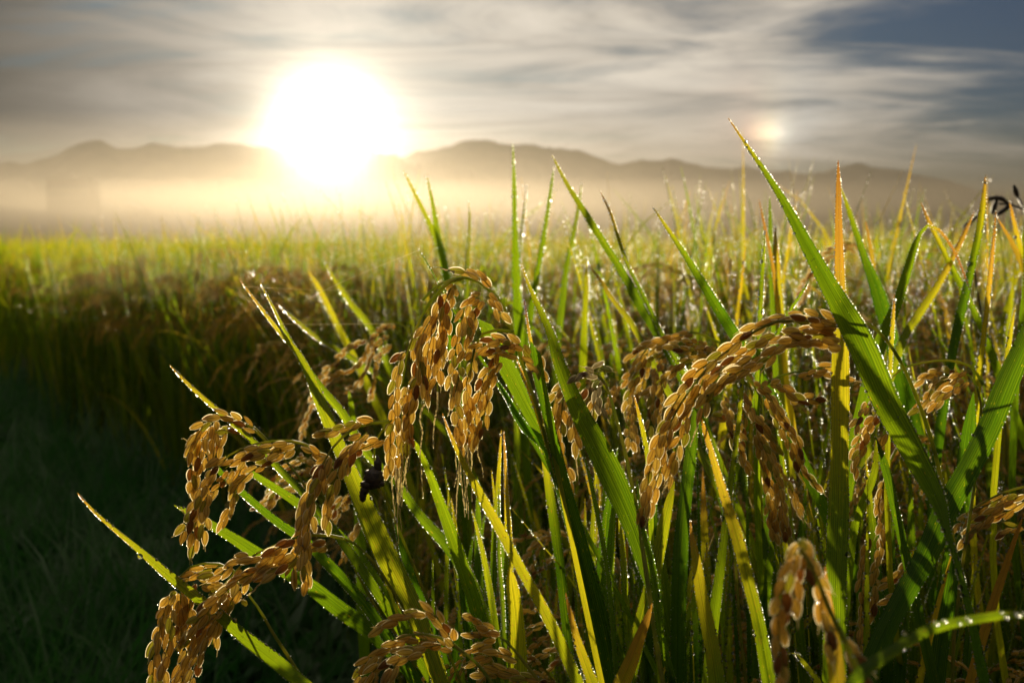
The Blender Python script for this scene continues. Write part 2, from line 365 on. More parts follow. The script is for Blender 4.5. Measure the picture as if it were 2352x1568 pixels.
# ------------------------------------------------------------------ bookkeeping
def tag(o, label=None, cat=None, group=None, kind=None):
    if label: o['label'] = label
    if cat: o['category'] = cat
    if group: o['group'] = group
    if kind: o['kind'] = kind
    return o
def empty(name, loc):
    o = D.objects.new(name, None); o.location = loc; o.empty_display_size = .05; col.objects.link(o); return o

# ------------------------------------------------------------------ setting: ground, mountains, haze
def grid_mesh(name, X, Y, Z, m):
    n, k = X.shape; mb = MB(); i = np.arange(n-1)[:, None]*k; j = np.arange(k-1)[None]
    F = np.stack([i+j, i+j+1, i+k+j+1, i+k+j], -1).reshape(-1, 4)
    mb.add(np.stack([X, Y, Z], -1).reshape(-1, 3), F); return mb.build(name, m)
EDGE = [(-6, .35), (0, .18), (.5, .02), (1.2, -.06), (2.4, -.42), (3.8, -1.35), (6.3, -3.1), (12, -7.2), (30, -20), (80, -55)]   # y, x of the field edge
def edge_x(y): return np.interp(y, [e[0] for e in EDGE], [e[1] for e in EDGE])
r_ = np.concatenate((np.linspace(0, 12, 60), np.geomspace(12.5, 6000, 60))); th = np.linspace(0, 2*pi, 97)
gx = r_[:, None]*np.cos(th)[None]; gy = r_[:, None]*np.sin(th)[None]
gz = .02*np.sin(gx*2.1+1)*np.cos(gy*1.7)*np.exp(-r_[:, None]/30)
gz += np.where(gx < edge_x(gy)-.3, .03*np.sin(gx*5)*np.sin(gy*4.3), 0)*(r_[:, None] < 12)
tag(grid_mesh('ground', gx, gy, gz-.02, M_MUD), kind='structure')

def ridge(name, prof, dist, base_y, depth, rough, seed, label):
    """a range of hills: skyline given as bearings, real height and depth at its distance"""
    rg = np.random.default_rng(seed); pr = np.array(prof, float)
    xs = np.linspace(pr[0, 0], pr[-1, 0], 300); ys = np.interp(xs, pr[:, 0], pr[:, 1])
    k = np.ones(5)/5; ys[2:-2] = np.convolve(ys, k, 'valid')
    X = (xs-1176)/2520*dist
    H = np.array([P(x, y, dist)[2] for x, y in zip(xs, ys)])
    jit = sum(rg.normal(0, 1)*np.sin(xs*f+rg.uniform(0, 6))/(f*40) for f in np.linspace(.03, .9, 40))
    v = np.linspace(-1, 1, 25); Z = np.zeros((25, 300)); XX = np.zeros_like(Z); YY = np.zeros_like(Z)
    for a, vv in enumerate(v):
        f = max(0, 1-abs(vv)**1.25); gully = 1-.22*(1-f)*(.5+.5*np.sin(xs*.045+3*np.sin(xs*.011+vv*2)))*(abs(vv) > .02)
        Z[a] = H*f*gully+rough*jit*f**.5*dist/1000*(1 if abs(vv) < .02 else .7)+rg.normal(0, rough*.12*dist/1000, 300)*f**.5-2*(1-f); XX[a] = X*(1+vv*depth/dist); YY[a] = dist+vv*depth
    return tag(grid_mesh(name, XX, YY, Z, M_MTN), label, kind='structure')
ridge('mountain_range', [(-700, 420), (-300, 410), (-100, 392), (0, 383), (30, 376), (60, 378), (95, 368), (140, 355), (180, 340), (215, 330), (250, 327), (285, 345), (300, 343), (350, 330), (385, 334), (420, 347), (470, 340), (520, 325), (560, 333), (620, 345), (680, 352), (760, 370), (850, 385), (960, 420), (1100, 470)], 4200, 560, 700, .9, 3, 'hazy grey mountain range with three peaks left of the sun')
ridge('mountain_range', [(820, 395), (900, 370), (960, 352), (1000, 345), (1040, 335), (1075, 324), (1120, 328), (1180, 332), (1240, 338), (1300, 346), (1340, 352), (1380, 368), (1420, 376), (1480, 372), (1540, 366), (1580, 378), (1640, 386), (1700, 388), (1760, 392), (1850, 400), (1900, 390), (1960, 378), (2020, 385), (2100, 402), (2180, 420), (2260, 445), (2400, 460), (2700, 470), (3100, 480)], 4000, 560, 700, .9, 4, 'long hazy mountain range right of the sun')
ridge('hills', [(480, 520), (600, 420), (700, 370), (780, 350), (870, 350), (905, 357), (935, 366), (980, 372), (1020, 382), (1080, 395), (1130, 408), (1180, 424), (1230, 434), (1290, 445), (1340, 452), (1390, 452), (1440, 470), (1480, 492), (1540, 512), (1600, 530)], 2300, 560, 330, 4.0, 5, 'wooded ridge dropping to the right below the sun')
ridge('hills', [(-700, 415), (-200, 412), (0, 412), (100, 416), (240, 418), (330, 414), (430, 420), (520, 415), (600, 416), (700, 430), (800, 470), (900, 520)], 1350, 560, 200, 2.2, 6, 'low dark wooded hills behind the building')
ridge('hills', [(1400, 520), (1460, 490), (1500, 482), (1560, 500), (1620, 484), (1680, 490), (1740, 505), (1830, 498), (1920, 490), (2000, 496), (2080, 488), (2160, 500), (2260, 495), (2400, 500), (2700, 500), (3100, 505)], 1900, 560, 150, 2.0, 8, 'low misty hills at the far edge of the fields on the right')

def box_mb(mb, x0, x1, y0, y1, z0, z1, mi=0):
    V = [(x, y, z) for x in (x0, x1) for y in (y0, y1) for z in (z0, z1)]
    mb.add(V, [(0, 1, 3, 2), (4, 6, 7, 5), (0, 4, 5, 1), (2, 3, 7, 6), (0, 2, 6, 4), (1, 5, 7, 3)], mi=mi)
def volume_box(name, b, color, density, label):
    mb = MB(); box_mb(mb, *b); m, t, o = mat(name+'_air')
    prev = None
    for al, dn_, gg, color in density:
        pv = t.new('ShaderNodeVolumePrincipled'); pv.inputs['Color'].default_value = tuple(q*al for q in color)+(1,); pv.inputs['Density'].default_value = dn_; pv.inputs['Anisotropy'].default_value = gg
        if prev is not None: ad = t.new('ShaderNodeAddShader'); t.lk(prev, ad.inputs[0]); t.lk(pv, ad.inputs[1]); prev = ad
        else: prev = pv
    t.lk(prev, o.inputs['Volume']); ob = mb.build(name, m, smooth=False)
    return tag(ob, label, kind='stuff')
volume_box('haze', (-6400, 6400, -6400, 6400, -4, 470), None, [(.050, .00005, .985, (1, .97, 1)), (.42, .00003, .35, (1, .98, .95))], 'warm morning haze over the fields')
volume_box('ground_mist', (-900, 900, 240, 1060, .15, 30), None, [(.28, .0020, .72, (1, .88, .70)), (.19, .0003, .985, (1, .95, .9))], 'low golden ground mist lying over the far fields')
volume_box('ground_mist', (-700, 700, 215, 478, .25, 14), None, [(.28, .0085, .72, (1, .88, .70))], 'denser mist bank hugging the field below the building')

# buildings in the mist
M_CONC = plain('misty_concrete', (.05, .035, .028), .8, .5, (.08, .06, .05)); M_PALE = plain('mist_toned_wall', (.5, .46, .4), .7); M_ROOF = plain('metal_roof', (.7, .68, .64), .25); M_WIN = plain('window_glass', (.05, .05, .06), .2); M_DARK = plain('dark_roof', (.08, .07, .07), .6)  # pale shed wall copies the mist tone; light roof colour stands for sun glints
def far_building():
    d = 490.; a = P(115, 414, d); b = P(212, 452, d); x0, x1, z1, z0 = a[0], b[0], a[2], b[2]
    r = empty('apartment_building', ((x0+x1)/2, d, 0)); o = np.array(((x0+x1)/2, d, 0))
    mb = MB(); box_mb(mb, x0, x1, d, d+14, -.5, z1); mb.build('wall', M_CONC, r, smooth=False, origin=o)
    mb = MB(); box_mb(mb, x0-.6, x1+.6, d-.6, d+14.6, z1+.003, z1+.8); box_mb(mb, x0+4, x0+9, d+4, d+9, z1+.803, z1+3.2); mb.build('roof', M_DARK, r, smooth=False, origin=o)
    nf = int(z1/3.4)
    for f in range(nf):
        for k in range(6):
            xc = x0+(k+.5)*(x1-x0)/6; mb = MB(); box_mb(mb, xc-1.5, xc+1.5, d-.12, d-.003, 2+f*3.4, 3.8+f*3.4); mb.build('window', M_WIN, r, smooth=False, origin=o)
    tag(r, 'dark boxy building looming through the mist at the far left', 'building')
far_building()
def barn(x0, x1, yt, d, label, slope):
    a = P(x0, yt, d); b = P(x1, yt+16, d); w_ = b[0]-a[0]; zt = a[2]; c = np.array(((a[0]+b[0])/2, d, 0))
    M_CONC = M_PALE; r = empty('farm_shed', c); mb = MB(); box_mb(mb, -w_/2+.3, w_/2-.3, 0, 12, zt-11, zt-3.4); mb.build('wall', M_CONC, r, smooth=False)
    mb = MB(); y = np.array((0, 12.)); h = zt
    V = [(-w_/2, -.4, h+.5), (w_/2, -.4, h-4.2), (w_/2, 12.4, h-3.2), (-w_/2, 12.4, h+1.5)]; V += [(p[0], p[1], p[2]-.12) for p in V]
    mb.add(V, [(0, 1, 2, 3), (7, 6, 5, 4), (0, 4, 5, 1), (1, 5, 6, 2), (2, 6, 7, 3), (3, 7, 4, 0)]); mb.build('roof', M_ROOF, r, smooth=False)
    mb = MB(); box_mb(mb, -1.5, 1.5, -.1, -.003, zt-8, zt-5); mb.build('door', M_DARK, r, smooth=False)
    tag(r, label, 'shed')
ridge('hills', [(20, 562), (90, 535), (160, 498), (250, 492), (350, 494), (420, 520), (520, 562)], 640, 560, 120, 1.0, 9, 'low misty rise with sheds on it at the left')
barn(178, 222, 466, 600, 'shed with pale sloping roof below the dark building, leftmost of three', 1)
barn(230, 268, 466, 606, 'shed with pale sloping roof in the mist, middle of three', 1)
barn(290, 342, 467, 590, 'shed with bright sloping roof in the mist, rightmost of three', 1)

# ------------------------------------------------------------------ traced foreground plants
FR = {'D': (0, 0, 1.), 'a': (857.5, 581.9, .2734), 'b': (1439.4, 673.8, .3516), 'c': (367.5, 888., .3516), 'p5': (784, 784, .5), 'p4': (0, 784, .5), 'p6': (1568, 784, .5)}
def cv(fr, pts):
    ox, oy, s = FR[fr]; return [(ox+p[0]*s, oy+p[1]*s)+tuple(p[2:]) for p in pts]
DEW = []       # (position, radius) along the foreground blades, husks
class Plant:
    def __init__(s, bx, by, label):
        s.o = np.array((bx, by, 0.)); s.e = empty('rice_plant', s.o); tag(s.e, label, 'rice plant', 'rice plants at the near edge of the field')
    def base(s): return s.o+np.array((random.uniform(-.03, .03), random.uniform(-.03, .03), 0))
    def leaf(s, pts, d0, d1, a0=.2, a1=.1, roll=None, fold=.3, dew=1.0, fr='D', ext=True, label=None, dewr=1.0):
        """pts: (x, y, apparent width) from the tip down; d0 depth at the tip, d1 where the traced part ends"""
        pts = cv(fr, pts); q = np.array(pts, float); k = len(q); dd = np.linspace(d0, d1, k)
        W3 = np.array([P(x, y, d) for (x, y, _), d in zip(pts, dd)]); wd = q[:, 2]*dd/2520/2
        if roll is None: roll = random.uniform(-35, 35)
        wd = wd/max(.5, cos(R(roll)))
        age = np.linspace(a0, a1, k) if not hasattr(a0, '__len__') else np.interp(np.linspace(0, 1, k), np.linspace(0, 1, len(a0)), a0)
        Q = np.column_stack([W3, wd, age])
        n = max(10, int(np.linalg.norm(np.diff(W3, axis=0), axis=1).sum()/.007)); Q, L = catmull(Q, n)
        C, Wd, A = Q[:, :3], np.maximum(Q[:, 3], .00025), Q[:, 4]
        Wd[0] = .0002; nt = n
        if ext:                          # the rest of the blade and its sheath, down to the root
            t = nrm(C[-1]-C[-3]); B = s.base(); Lb = np.linalg.norm(B-C[-1])
            u = np.linspace(0, 1, 26)[1:, None]; p0, p1, p2, p3 = C[-1], C[-1]+t*Lb*.42, B+np.array((0, 0, Lb*.4)), B
            E = p0*(1-u)**3+3*p1*u*(1-u)**2+3*p2*u*u*(1-u)+p3*u**3
            C = np.vstack([C, E]); Wd = np.concatenate([Wd, Wd[-1]+(.0026-Wd[-1])*np.minimum(1, u[:, 0]*2)]); A = np.concatenate([A, np.full(25, A[-1])])
        T = nrm(np.gradient(C, axis=0)); view = nrm(C-C0); N0 = nrm(view-T*(view*T).sum(1, keepdims=True)); S = np.cross(T, N0)
        ph = R(roll)+np.linspace(0, 1, len(C))*R(random.uniform(-25, 25)); N = N0*np.cos(ph)[:, None]+S*np.sin(ph)[:, None]
        mb = MB(); V = ribbon(mb, C, N, Wd, A, fold, 6, random.random())
        o = mb.build('leaf', M_LEAF, s.e, origin=s.o)
        if label: o['label'] = label
        if dew:                          # beads of dew along both margins
            for side in (0, -1):
                Ed = V[:nt, side]; Le = np.concatenate(([0], np.cumsum(np.linalg.norm(np.diff(Ed, axis=0), axis=1)))); x = random.uniform(0, .003)
                while x < Le[-1]:
                    if Le[-1] < .01: break
                    p = np.array([np.interp(x, Le, Ed[:, j]) for j in range(3)]); r = .00021*math.exp(random.gauss(0, .38))*dewr
                    if random.random() < .06: r *= 1.7
                    DEW.append((p, r)); x += (.0012+random.expovariate(1/.0013))/dew
            for _ in range(int(L*90*dew)):
                i = random.randrange(2, nt-1); j = random.randrange(0, 7); DEW.append((V[i, j]-N[i]*.0001, random.uniform(.0001, .0002)*dewr))
        return o
    def stalk(s, pts, d0, d1, r=.0009, fr='D', ext=True, name='stalk'):
        """pts from the panicle end down"""
        pts = cv(fr, pts); k = len(pts); dd = np.linspace(d0, d1, k); Q = np.array([P(p[0], p[1], d) for p, d in zip(pts, dd)])
        C, L = catmull(Q, max(8, int(np.linalg.norm(np.diff(Q, axis=0), axis=1).sum()/.006))); rr = np.linspace(r*.55, r, len(C))
        if ext:
            t = nrm(C[-1]-C[-3]); B = s.base(); Lb = np.linalg.norm(B-C[-1]); u = np.linspace(0, 1, 26)[1:, None]
            E = C[-1]*(1-u)**3+3*(C[-1]+t*Lb*.42)*u*(1-u)**2+3*(B+np.array((0, 0, Lb*.4)))*u*u*(1-u)+B*u**3
            C = np.vstack([C, E]); rr = np.concatenate([rr, np.linspace(r, .0022, 25)])
        mb = MB(); tube(mb, C, rr, 6); o = mb.build(name, M_STALK, s.e, origin=s.o)
        for _ in range(int(L*260)):
            i = random.randrange(0, len(C)-27 if ext else len(C)); DEW.append((C[i]+np.array((random.choice((-1, 1))*rr[i], 0, random.uniform(-1, 1)*rr[i])), random.uniform(.00015, .00035)))
        return o
    def panicle(s, strands, d, fr='D', rachis=None, spread=.016, tmpl=None, husk=None, awns=(), size=1.0, dew=True, skip=.0, label=None):
        tmpl = tmpl or G_HI; husk = husk or M_GRAIN
        mb = MB(); ra = cv(fr, rachis) if rachis else cv(fr, [strands[0][0], strands[0][1]])
        Q = np.array([P(p[0], p[1], d) for p in ra]); C, L = catmull(Q, max(6, int(np.linalg.norm(np.diff(Q, axis=0), axis=1).sum()/.006)))
        tube(mb, C, np.linspace(.0009, .0004, len(C)), 6); pn = mb.build('panicle', M_STALK, s.e, origin=s.o)
        if label: pn['label'] = label
        for st in strands:
            q = cv(fr, st); off = random.uniform(-spread, spread); k = len(q)
            W3 = np.array([P(p[0], p[1], d+off*min(1, (i+.3)/2)+random.uniform(-.002, .002)) for i, p in enumerate(q)])
            mb = MB(); strand(mb, W3, tmpl, .0079*size, .0035*size, .0036*size, dew=DEW if dew else None, skip=skip)
            mb.build('branch', [husk, M_STALK, M_AWN], pn, origin=s.o)
        for aw in awns:
            q = cv(fr, aw); off = random.uniform(-spread, spread); W3 = np.array([P(p[0], p[1], d+off) for p in q]); C, L = catmull(W3, max(10, int(8*len(q))))
            C = C+rng.normal(0, .00012, C.shape); mb = MB(); tube(mb, C, np.linspace(.00048, .00022, len(C)), 4); mb.build('awn', M_AWN, pn, origin=s.o)
            for i in range(len(C)):
                if random.random() < .5: DEW.append((C[i], random.uniform(.00012, .0003)))
        return pn

def fill(p, n, x0, x1, y0, y1, d0, d1):      # upright blades between the traced ones
    for _ in range(n):
        x = random.uniform(x0, x1); y = random.uniform(y0, y1); ln = random.uniform(-.22, .18); w_ = random.uniform(8, 30); d = random.uniform(d0, d1); k = random.choice((.0, .05, .1, .15, .3))
        pts = [(x, y, 2)]; yy = y; xx = x
        while yy < 1570: yy += 110; ln *= .85; xx += -ln*110; pts.append((xx, yy, w_*min(1, (yy-y)/260+.2)))
        p.leaf(pts, d, d-.01, [k+random.choice((.1, .2, .6)), k, k], dew=.8)
# A: far left, hanging low over the bank
p = Plant(-.02, .56, 'rice plant leaning furthest left, its dewy leaf pointing over the dark bank')
p.leaf([(178, 1132, 2), (215, 1174, 6), (260, 1214, 9), (320, 1264, 14), (380, 1316, 20), (440, 1364, 24), (500, 1411, 28), (560, 1464, 30), (625, 1514, 32), (695, 1572, 32)], .56, .50, [.75, .4, .3, .25], roll=20, dew=1.5)
p.stalk([(570, 1364), (600, 1405), (625, 1450), (660, 1503), (700, 1568)], .55, .55, .0010)
p.stalk([(660, 1240), (745, 1228), (800, 1240), (850, 1280), (895, 1345), (930, 1400), (960, 1470)], .54, .56, .0009)
p.panicle([[(420,1170),(360,1180),(300,1190),(250,1210),(180,1240),(140,1260)], [(400,1220),(330,1240),(280,1230)], [(420,1290),(340,1290),(270,1290)], [(400,1340),(330,1340),(270,1310)], [(560,1410),(510,1380),(450,1360),(400,1345)],
  [(220,1280),(200,1340),(180,1400),(190,1480),(180,1540),(170,1600),(180,1700)], [(150,1300),(130,1370),(140,1480),(130,1540),(120,1620),(110,1720)], [(80,1340),(60,1400),(50,1480),(70,1540),(60,1620),(40,1720)], [(60,1380),(30,1480),(10,1560),(-20,1640),(-50,1740)]], .545, 'c', [(600,1330),(520,1240),(430,1165),(330,1155),(240,1155),(180,1190),(130,1240)])
p.panicle([[(880,990),(800,1030),(740,1080),(660,1120),(560,1110),(500,1130),(450,1180),(400,1230)], [(830,1040),(760,1080),(700,1140),(640,1190),(560,1240),(480,1280),(430,1330),(370,1380),(320,1430),(280,1500),(240,1568),(200,1660)],
  [(870,1080),(800,1120),(740,1180),(690,1195),(620,1210),(560,1270)], [(900,1110),(840,1150),(780,1190),(720,1230),(660,1270)], [(600,1180),(540,1290),(500,1340),(440,1440),(390,1500),(360,1568),(340,1680)], [(1090,1040),(1040,1045),(980,1060)], [(1080,1000),(1000,1005)],
  [(530,1200),(470,1300),(400,1360),(350,1420),(300,1480),(230,1540),(190,1620)], [(430,1380),(380,1440),(350,1500),(320,1600),(300,1700)]], .525, 'c', [(1200,990),(1070,965),(980,970),(880,985),(780,1020),(680,1070),(590,1110),(500,1200),(420,1290)],
  awns=[[(700,1220),(640,1300),(590,1350),(520,1400)], [(430,1490),(400,1540),(380,1600)]], label='long panicle sagging to the lower left corner')
p.panicle([[(1040,1160),(1000,1200),(950,1260),(900,1330),(870,1400),(840,1470),(810,1568),(790,1640)], [(1060,1200),(1010,1250),(960,1320),(930,1400),(900,1480),(870,1568),(850,1640)], [(795,1160),(760,1220),(740,1300),(720,1380),(710,1450),(700,1568),(690,1660)], [(790,1230),(782,1350),(765,1420),(750,1500),(740,1600)],
  [(830,1160),(830,1250),(832,1330),(825,1410)], [(875,1180),(862,1260),(850,1310)], [(960,1290),(920,1340),(890,1420),(850,1500),(830,1600)], [(1040,1220),(1000,1290),(985,1340)]], .53, 'p4', [(1100,1100),(1000,1200),(900,1320),(850,1400)], awns=[[(870,1290),(840,1350),(800,1420)], [(930,1400),(910,1470),(900,1510)], [(960,1370),(950,1400),(935,1440)]], label='strings of grain hanging past the bottom left corner')
# B: two arched panicles over parallel leaves
p = Plant(.03, .60, 'rice plant with two golden panicles arched left')
p.leaf([(390, 838, 2), (435, 884, 8), (480, 924, 10), (510, 949, 12), (550, 984, 12), (600, 1029, 14), (645, 1079, 15), (700, 1134, 17), (755, 1200, 18), (820, 1290, 20), (880, 1380, 22)], .60, .58, [.7, .3, .2], roll=-25, dew=1.8)
p.leaf([(470, 1040, 3), (500, 1079, 12), (575, 1149, 16), (635, 1199, 19), (700, 1244, 22), (750, 1294, 24), (824, 1374, 26), (880, 1450, 28), (930, 1530, 28)], .60, .56, .1, .05, roll=30, dew=1.6)
p.leaf([(400, 1160, 2), (430, 1175, 14), (475, 1200, 20), (540, 1239, 24), (600, 1279, 30), (700, 1339, 36), (784, 1404, 38), (850, 1450, 38), (920, 1520, 36)], .64, .62, [.35, .15, .05], roll=10, dew=.7)
p.leaf([(540, 1060, 3), (580, 1089, 14), (650, 1134, 18), (700, 1169, 20), (760, 1215, 22), (830, 1290, 24), (900, 1400, 24)], .66, .64, .25, .12, dew=.8)
p.stalk([(560, 972), (590, 985), (640, 1040), (690, 1100), (740, 1180), (790, 1260), (850, 1370)], .60, .6, .0009)
p.stalk([(700, 1022), (740, 1045), (775, 1080), (820, 1150), (860, 1250), (900, 1370)], .575, .6, .0009)
p.panicle([[(630,290),(560,240),(470,200),(400,190),(330,215),(280,260),(240,320),(200,400),(165,480)], [(300,270),(250,340),(230,420),(215,500),(205,580),(215,660),(215,720)], [(280,330),(258,450),(245,530),(240,600),(235,680)], [(370,250),(330,310),(310,370),(310,450),(310,540)],
  [(600,330),(530,295),(450,290),(380,290)], [(360,230),(350,320),(355,400),(345,480)], [(430,300),(400,370),(375,440)]], .60, 'c', [(760,420),(690,350),(600,270),(500,215),(400,200),(330,230),(270,300)], awns=[[(200,380),(160,340),(140,340)]], label='panicle hooked over at the top left')
p.panicle([[(1140,520),(1050,460),(990,425),(930,395)], [(880,370),(750,390),(640,410),(560,450),(500,480),(430,530)], [(880,400),(800,440),(740,470),(670,510),(600,550),(550,600),(500,650),(480,700),(490,740),(460,800),(430,850),(410,920)], [(660,400),(600,430),(550,500),(520,560),(500,610),(460,690)],
  [(430,450),(370,500),(340,560),(320,640),(290,720),(270,800),(240,870),(220,950),(230,1000),(215,1060),(205,1110)], [(470,540),(430,600),(390,650),(350,690),(340,740)], [(350,560),(280,660),(250,730),(220,800),(190,880),(150,940),(140,1010)], [(310,700),(290,800),(295,880),(280,940),(275,1000)], [(245,760),(235,850),(225,920)], [(840,380),(760,430),(700,430),(620,460)]],
  .575, 'c', [(1160,520),(1050,430),(960,380),(850,350),(720,355),(620,375),(540,400),(460,440),(400,500),(340,580)], awns=[[(205,1120),(210,1160)], [(160,830),(130,790),(115,785)], [(280,1000),(285,1060)]], label='panicle arching in a wide bow to the left')
# C: bright yellow-green blades leaning left
p = Plant(.10, .57, 'rice plant with bright yellow-green blades crossing left of the central panicle')
p.leaf([(549, 640, 2), (590, 695, 6), (640, 760, 10), (680, 805, 14), (705, 850, 20), (730, 910, 26), (755, 970, 28), (799, 1074, 36), (834, 1159, 44), (879, 1259, 50), (924, 1349, 50), (954, 1409, 44), (984, 1484, 40), (1010, 1560, 38)], .62, .54, [.8, .35, .38, .42, .42], roll=12, dew=1.5, fold=.15)
p.leaf([(597, 648, 2), (625, 700, 6), (655, 760, 9), (690, 820, 12), (735, 885, 18), (790, 950, 20), (839, 1034, 20), (914, 1109, 20), (959, 1174, 22), (1009, 1229, 26), (1049, 1274, 32), (1084, 1340, 40), (1110, 1420, 44), (1140, 1500, 44)], .62, .60, [.6, .3, .3, .2, .1, .3], roll=-25, dew=1.7)
p.leaf([(940, 1000, 2), (954, 1019, 10), (984, 1084, 18), (1009, 1154, 24), (1034, 1224, 28), (1060, 1300, 32), (1090, 1390, 36), (1120, 1500, 36)], .57, .60, .35, .15, roll=20)
p.leaf([(900, 1170, 3), (915, 1230, 12), (935, 1300, 20), (960, 1370, 24), (1000, 1480, 26)], .60, .60, .05, .0, roll=30, dew=2)
p.stalk([(900, 965), (880, 985), (860, 1030), (870, 1100), (930, 1250)], .53, .57, .0008)
p.panicle([[(1320,225),(1240,260),(1150,280),(1090,290),(1030,292)], [(1400,215),(1310,200)], [(1120,450),(1050,520),(1000,600),(990,680),(960,740),(940,800),(920,870),(910,940),(900,1010),(900,1080),(870,1150),(880,1240),(880,1310)],
  [(1100,470),(1050,580),(1020,650),(1000,740),(990,800),(980,880),(960,950),(950,1030),(940,1110),(950,1180),(970,1260),(965,1330)], [(1350,300),(1290,350),(1220,410),(1190,480),(1160,560),(1140,640),(1110,700),(1090,760),(1100,830),(1070,900),(1070,940)], [(1290,330),(1250,430),(1220,520),(1210,580)],
  [(1470,345),(1400,370),(1330,400),(1270,430)], [(970,700),(960,780),(940,860),(930,930)], [(1070,500),(1060,580),(1045,680)], [(940,940),(930,1040),(920,1130),(940,1240)]], .525, 'c', [(1500,225),(1370,240),(1260,270),(1180,340),(1110,420),(1060,510)], label='panicle hanging straight down left of centre')
fill(p, 8, 960, 1120, 1080, 1330, .60, .72)
# D: central panicle
p = Plant(.16, .60, 'rice plant carrying the drooping central panicle with long awns and a nibbled leaf')
p.leaf([(1219, 784, 30), (1234, 859, 26), (1254, 949, 24), (1274, 1034, 26), (1294, 1124, 30), (1324, 1234, 36), (1359, 1374, 42), (1384, 1484, 42), (1398, 1570, 42)], .55, .56, .08, .0, roll=35, dew=1.1)
p.leaf([(1186, 822, 2), (1205, 870, 8), (1224, 919, 10), (1240, 965, 12), (1254, 1010, 12), (1275, 1070, 12)], .56, .56, [.8, .6, .5], roll=0, dew=1.4)
p.leaf([(1204, 686, 1), (1210, 730, 5), (1222, 800, 9), (1240, 880, 10), (1256, 960, 10)], .58, .56, [.95, .6, .5], roll=0, dew=1.4)
p.leaf([(1138, 866, 3), (1164, 914, 12), (1199, 979, 20), (1234, 1009, 26), (1256, 1034, 22), (1290, 1150, 20), (1330, 1300, 22)], .57, .57, .0, .0, roll=40, dew=1.4)
p.leaf([(1096, 732, 16), (1120, 760, 32), (1150, 820, 38), (1184, 884, 38), (1214, 944, 34), (1249, 1009, 28), (1290, 1120, 26)], .60, .57, .2, .12, roll=8, dew=.4, label='broad short leaf with its top eaten away')
p.leaf([(955, 563, 2), (985, 612, 3.5), (1015, 668, 4), (1050, 730, 5), (1080, 790, 6), (1120, 850, 8), (1170, 930, 10)], .60, .60, .2, .1, roll=60, dew=.8)
p.stalk([(970, 690), (1000, 660), (1035, 642), (1066, 638), (1095, 645), (1125, 668), (1150, 692), (1166, 725), (1178, 765), (1190, 800), (1198, 830), (1215, 880), (1235, 940), (1262, 1040), (1300, 1180)], .54, .56, .0011)
AW = [[(540,1170),(540,1280),(520,1370),(510,1460),(500,1568),(505,1630)], [(430,1270),(400,1340),(395,1420),(415,1500),(400,1600),(390,1690),(400,1800),(420,2050)], [(500,800),(490,900),(470,1000),(460,1060)]]
random.seed(5)
for x0, y0 in [(150,1850),(190,1820),(200,1840),(240,1780),(320,1640),(290,1600),(260,1700),(220,1850),(170,1800),(230,1720),(730,1660),(740,1700),(780,1700),(790,1640),(830,1650),(760,1720),(700,1500),(870,1600),(720,1620),(800,1660),(690,1400),(650,1130),(680,1200),(310,1560)]:
    L_ = random.uniform(200, 620); dx = random.uniform(-70, 60)
    AW.append([(x0, y0-40), (x0+dx*.3+random.uniform(-8, 8), y0+L_*.35), (x0+dx*.7+random.uniform(-12, 12), y0+L_*.7), (x0+dx, y0+L_)])
p.panicle([[(985,290),(950,240),(890,215),(830,180),(765,160),(690,155)], [(960,350),(1000,400),(1040,460),(1080,540),(1120,600)],
  [(690,250),(660,310),(640,400),(620,480),(610,580),(600,650),(570,740),(590,850),(590,910)], [(650,290),(610,390),(590,470),(595,560),(580,680),(560,800),(540,900),(540,1000),(540,1080),(540,1160)],
  [(550,350),(550,440),(550,520),(500,600),(490,700),(460,800),(450,900),(440,1000),(450,1090),(470,1180)], [(520,480),(460,590),(410,680),(400,780),(390,880),(400,970),(425,1080),(430,1180),(430,1260)],
  [(380,650),(350,750),(370,850),(360,960),(350,1060),(340,1150),(320,1250),(310,1340),(300,1440),(320,1560)], [(270,820),(230,860),(220,940),(200,1020),(190,1110),(180,1220),(180,1310),(190,1400),(150,1490),(140,1568),(150,1650),(130,1750),(150,1860)],
  [(300,1080),(270,1200),(240,1300),(240,1400),(230,1500),(240,1600),(200,1700),(190,1820)], [(340,1200),(290,1330),(280,1450),(290,1560),(320,1660)], [(420,1000),(380,1040),(350,1120),(345,1200)]],
  .54, 'a', [(760,205),(660,230),(570,300),(490,390),(420,500),(370,600),(330,710),(290,810),(270,900),(260,1000),(240,1100)], awns=AW[:16]+[[(680,155),(620,140),(580,128),(550,115),(505,115)]], label='golden panicle hanging in long strings, the main one')
